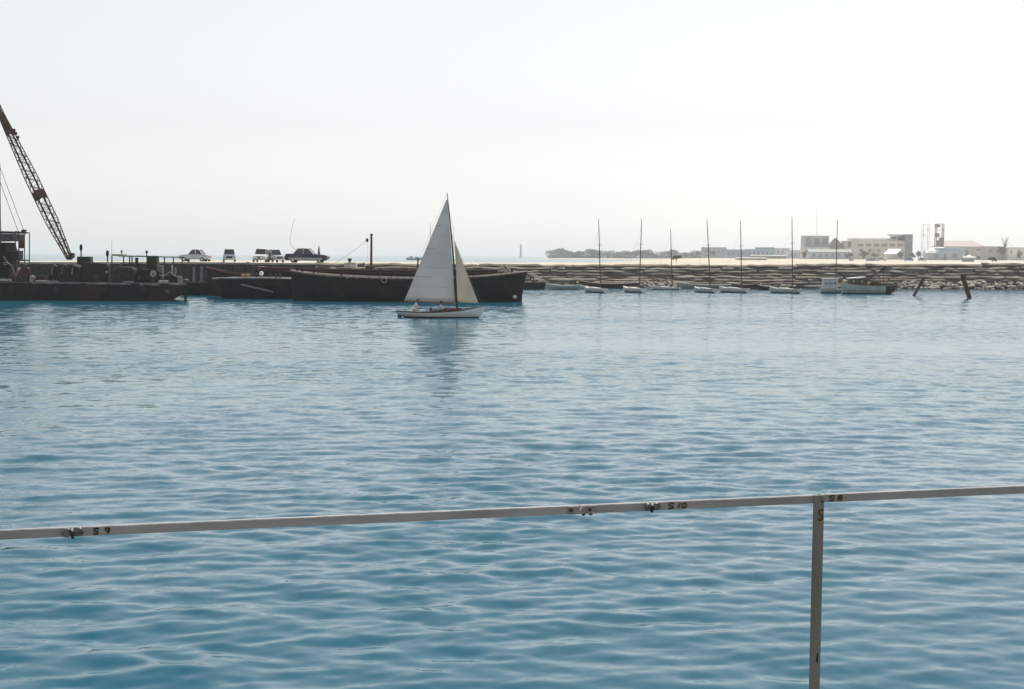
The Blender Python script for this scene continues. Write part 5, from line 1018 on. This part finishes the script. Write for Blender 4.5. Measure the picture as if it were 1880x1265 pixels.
# ------------------------------------------------------------------ ship's rail in the foreground
RZ = 4.70
pA, pB = on(0, 981.5, RZ), on(1880, 899.0, RZ); rd_ = (pB - pA).normalized(); nrm = Vector((rd_.y, -rd_.x, 0))        # nrm points at the camera
def rp(px):                      # point of the rail line seen at column px
    d = ray(px, 940); n = nrm; k = (pA - EYE).dot(n) / d.dot(n); p = EYE + d * k; return Vector((p.x, p.y, RZ))
M_RAIL = mat('weathered_rail_paint', (0.36, 0.352, 0.352), 0.6, (0.24, 0.232, 0.228), 6.0, thr=(0.35, 0.75), bump=0.15, bscale=40, stretch=(0.6, 0.6, 3))
M_RAILB = mat('joint_metal', (0.30, 0.28, 0.27), 0.55, (0.2, 0.18, 0.17), 30.0, bump=0.15, bscale=60)
M_INK = mat('stencil_ink', (0.02, 0.02, 0.008), 0.8); M_YEL = mat('old_yellow_paint', (0.46, 0.37, 0.05), 0.8)
HR = 0.0275; DR = 0.016
def railbar(name, p, q, label):
    t = thing(name, label, 'handrail', (p + q) / 2, 'ship rail sections'); mb = MB().bar(p, q, DR, HR); mb.build('rail_bar', M_RAIL, t, bevel=0.0022); return t
r1 = railbar('handrail', pA - rd_ * 6, rp(1063), 'left long section of the weathered grey handrail marked S 9')
r2 = railbar('handrail', rp(1063.4), rp(1491.5), 'middle short section of the grey handrail marked S 10')
up3 = Vector((0, 0, 0.0014)); r3 = railbar('handrail', rp(1505) + up3, pB + rd_ * 6 + up3 * 2, 'right section of the grey handrail beyond the post, marked S 8')
front = nrm * (DR / 2)
# butt plate with bolts
def face(px, dz=0.0, out=0.0): return rp(px) + front + nrm * out + Vector((0, 0, dz))
MB().bar(face(1041, -0.001, 0.002), face(1094, -0.001, 0.002), 0.004, HR * 0.93).build('joint_plate', M_RAILB, r1, bevel=0.001)
for px, dz, m in ((1046, 0.001, M_DKSTEEL), (1064, 0.003, M_CHROME), (1081, 0.0, M_DKSTEEL)):
    c = face(px, dz, 0.005); t_ = [c + nrm * a for a in (-0.002, 0.003, 0.006)]
    MB().tube(t_, [0.0058, 0.0058, 0.003], 10).build('bolt', m, r1, smooth=True)
for px in (1071, 1084): MB().tube([face(px, -HR / 2 - 0.006, -0.006), face(px, -HR / 2 + 0.004, -0.006)], 0.006, 8).build('bolt_end', M_DKSTEEL, r1, smooth=True)
# wing clips
def wing(px, parent, s, lab):
    c = face(px, -0.001, 0.006); w_ = thing('wing_nut', lab, 'wing nut', c, 'wing clips on the rail')
    for sg in (-1, 1):
        cc = c + rd_ * sg * 0.0155 * s + Vector((0, 0, 0.002 if sg > 0 else 0.0005)); rows = []
        for i in range(7):
            a = -1 + 2 * i / 6; h = math.sqrt(max(0, 1 - a * a)) ; rows.append([cc + rd_ * a * 0.0150 * s + Vector((0, 0, math.cos(t) * 0.0138 * h * s)) + nrm * (math.sin(t) * 0.006 * h + 0.004 * abs(a)) for t in [k * math.pi / 5 for k in range(10)]])
        MB().loft(rows, close=True).build('wing', mat('tarnished_metal', (0.17, 0.165, 0.15), 0.4, (0.06, 0.058, 0.052), 60, metal=0.6), w_, smooth='all')
    MB().tube([c - nrm * 0.006, c + nrm * 0.006, c + nrm * 0.011], [0.0085, 0.008, 0.004], 9).build('hub', M_DKSTEEL, w_, smooth=True)
    MB().tube([c + Vector((0, 0, 0.006)) + nrm * 0.004, c + Vector((0, 0, 0.0145)) + nrm * 0.001], [0.0045, 0.006], 8).build('lug', M_CHROME, w_, smooth=True)
    MB().tube([c - Vector((0, 0, 0.006)) + nrm * 0.001, c - Vector((0, 0, 0.0165)) - nrm * 0.002], [0.006, 0.0045], 8).build('lug', M_DKSTEEL, w_, smooth=True)
wing(133, r1, 1.0, 'pair of round grey lobes of the wing clip left of the mark S 9'); wing(1194, r2, 0.92, 'brighter wing clip with a glinting top left of the mark S 10')
# hand-painted marks
GL = {'S': [[(0.92, 0.84), (0.7, 1.0), (0.35, 1.0), (0.1, 0.84), (0.12, 0.62), (0.4, 0.52), (0.7, 0.45), (0.9, 0.3), (0.85, 0.1), (0.6, 0.0), (0.25, 0.0), (0.05, 0.12)]],
      '9': [[(0.85, 0.62), (0.6, 0.48), (0.3, 0.5), (0.12, 0.7), (0.25, 0.95), (0.6, 1.0), (0.85, 0.85), (0.85, 0.62), (0.72, 0.3), (0.55, 0.0)]],
      '8': [[(0.5, 0.54), (0.18, 0.7), (0.2, 0.92), (0.5, 1.0), (0.8, 0.92), (0.82, 0.7), (0.5, 0.54), (0.12, 0.34), (0.15, 0.08), (0.5, 0.0), (0.85, 0.08), (0.88, 0.34), (0.5, 0.54)]],
      '1': [[(0.72, 1.0), (0.4, 0.0)]], '0': [[(0.65, 1.0), (0.3, 0.85), (0.15, 0.45), (0.3, 0.05), (0.6, 0.0), (0.88, 0.3), (0.92, 0.75), (0.65, 1.0)]]}
def glyph(ch, org, ax, ay, n, wd, parent):
    for nm, m, of, k, lift in (('letter_shadow', M_YEL, (ax * 0.12 - ay * 0.07), 0.9, 0.0006), ('letter', M_INK, Vector((0, 0, 0)), 1.0, 0.0012)):
        mb = MB()
        for st in GL[ch]:
            P = [org + of + ax * a + ay * b + n * lift for a, b in st]; rows = []
            for i, p in enumerate(P):
                d = (P[min(i + 1, len(P) - 1)] - P[max(i - 1, 0)]).normalized(); s = d.cross(n).normalized() * wd * k / 2 * (0.8 + 0.4 * vnoise(i * 1.7, ord(ch)))
                rows.append([p - s, p + s, p + s + n * 0.0004, p - s + n * 0.0004])
            mb.loft(rows, close=True); mb.add(rows[0], [(0, 1, 2, 3)]); mb.add(rows[-1], [(0, 1, 2, 3)])
        mb.build(nm, m, parent)
def word(items, parent, h=0.0165, dz=-0.009, bev=0.0):
    for ch, px, wpx in items:
        o_ = face(px, dz, bev); ax = face(px + wpx, dz, bev) - o_; glyph(ch, o_, ax, Vector((0, 0, h)) + rd_ * h * 0.12, nrm, 0.0048, parent)
word((('S', 170, 10.5), ('9', 191, 10)), r1); word((('S', 1224, 11), ('1', 1240, 8), ('0', 1248, 10)), r2); word((('S', 1519, 10), ('8', 1534, 10)), r3, dz=-0.007)
# post: a steel angle with a lapped head
pt = rp(1498) + Vector((0, 0, HR / 2 + 0.002)); dn = Vector((-0.004, 0.0, -1)).normalized(); LP = 1.0
t = thing('rail_post', 'grey-brown steel angle post carrying the handrail, painted with an S', 'post', pt + dn * LP, )
M_POST = mat('post_paint', (0.22, 0.21, 0.185), 0.6, (0.13, 0.115, 0.095), 5.0, thr=(0.35, 0.7), bump=0.2, bscale=30, stretch=(1, 1, 0.25))
w2 = 0.0185; o0 = nrm * (DR / 2 + 0.001)
sec = [(-w2, 0.012), (-w2 + 0.006, 0.016), (w2 - 0.003, 0.016), (w2, 0.012), (w2, -0.02), (w2 - 0.005, -0.02), (w2 - 0.006, 0.006), (-w2, 0.006)]
rows = [[pt + o0 + dn * LP * u + rd_ * a + nrm * b for a, b in sec] for u in (0, 0.03, 0.5, 1.0)]
mb = MB().loft(rows, close=True); mb.add(rows[0], [tuple(range(8))]); mb.add(rows[-1], [tuple(range(8))]); mb.build('angle_bar', M_POST, t)
MB().tube([pt + o0 + dn * 0.012 + rd_ * 0.006 + nrm * 0.014, pt + o0 + dn * 0.012 + rd_ * 0.006 + nrm * 0.021], [0.0055, 0.0035], 9).build('rivet', M_CHROME, t, smooth=True)
MB().tube([pt + o0 + dn * 0.022 + rd_ * 0.009 + nrm * 0.014, pt + o0 + dn * 0.022 + rd_ * 0.009 + nrm * 0.019], [0.004, 0.003], 8).build('rivet', M_DKSTEEL, t, smooth=True)
so_ = pt + o0 + dn * 0.083 - rd_ * 0.004 + nrm * 0.0163; glyph('S', so_, rd_ * 0.017, -dn * 0.034, nrm, 0.005, t)
so_ = pt + o0 + dn * 0.560 - rd_ * 0.001 + nrm * 0.0163
mb = MB().prism([so_, so_ + rd_ * 0.008, so_ + rd_ * 0.009 - dn * 0.03, so_ + rd_ * 0.004 - dn * 0.03], nrm * 0.0006); mb.build('paint_mark', M_INK, t)
# deck edge under the post (below the frame)
zk = (pt + dn * LP).z; a, b = rp(-2600), rp(4600); dk = thing('ship_deck', 'grey steel deck edge of the ship under the handrail', 'deck', Vector((0, 3.5, zk)))
MB().prism([a + Vector((0, 0, zk - RZ)) + nrm * -0.25, b + Vector((0, 0, zk - RZ)) + nrm * -0.25, b + Vector((0, 0, zk - RZ)) + nrm * 3.2, a + Vector((0, 0, zk - RZ)) + nrm * 3.2], (0, 0, -0.12)).build('deck_plate', M_GREY, dk)
MB().prism([a + Vector((0, 0, zk - RZ - 0.12)) + nrm * -0.2, b + Vector((0, 0, zk - RZ - 0.12)) + nrm * -0.2, b + Vector((0, 0, -1.0 - RZ)) + nrm * -0.2, a + Vector((0, 0, -1.0 - RZ)) + nrm * -0.2], nrm * 0.15).build('side_plating', M_GREY, dk)
# ------------------------------------------------------------------ haze: the hot, milky air over the harbour
hb = MB().box((0, 4700, 26.0), (24000, 9700, 58.0)); hz = hb.build('haze', bpy.data.materials.new('haze_air'), org=(0, 4700, 26.0))
hm = hz.data.materials[0]; hm.use_nodes = True; ht = hm.node_tree; ht.nodes.clear()
ho = ht.nodes.new('ShaderNodeOutputMaterial'); pv = ht.nodes.new('ShaderNodeVolumePrincipled')
pv.inputs['Color'].default_value = (0.93, 0.96, 0.97, 1); pv.inputs['Density'].default_value = 0.00015; pv.inputs['Anisotropy'].default_value = 0.25
ht.links.new(pv.outputs[0], ho.inputs['Volume']); hz['kind'] = 'stuff'
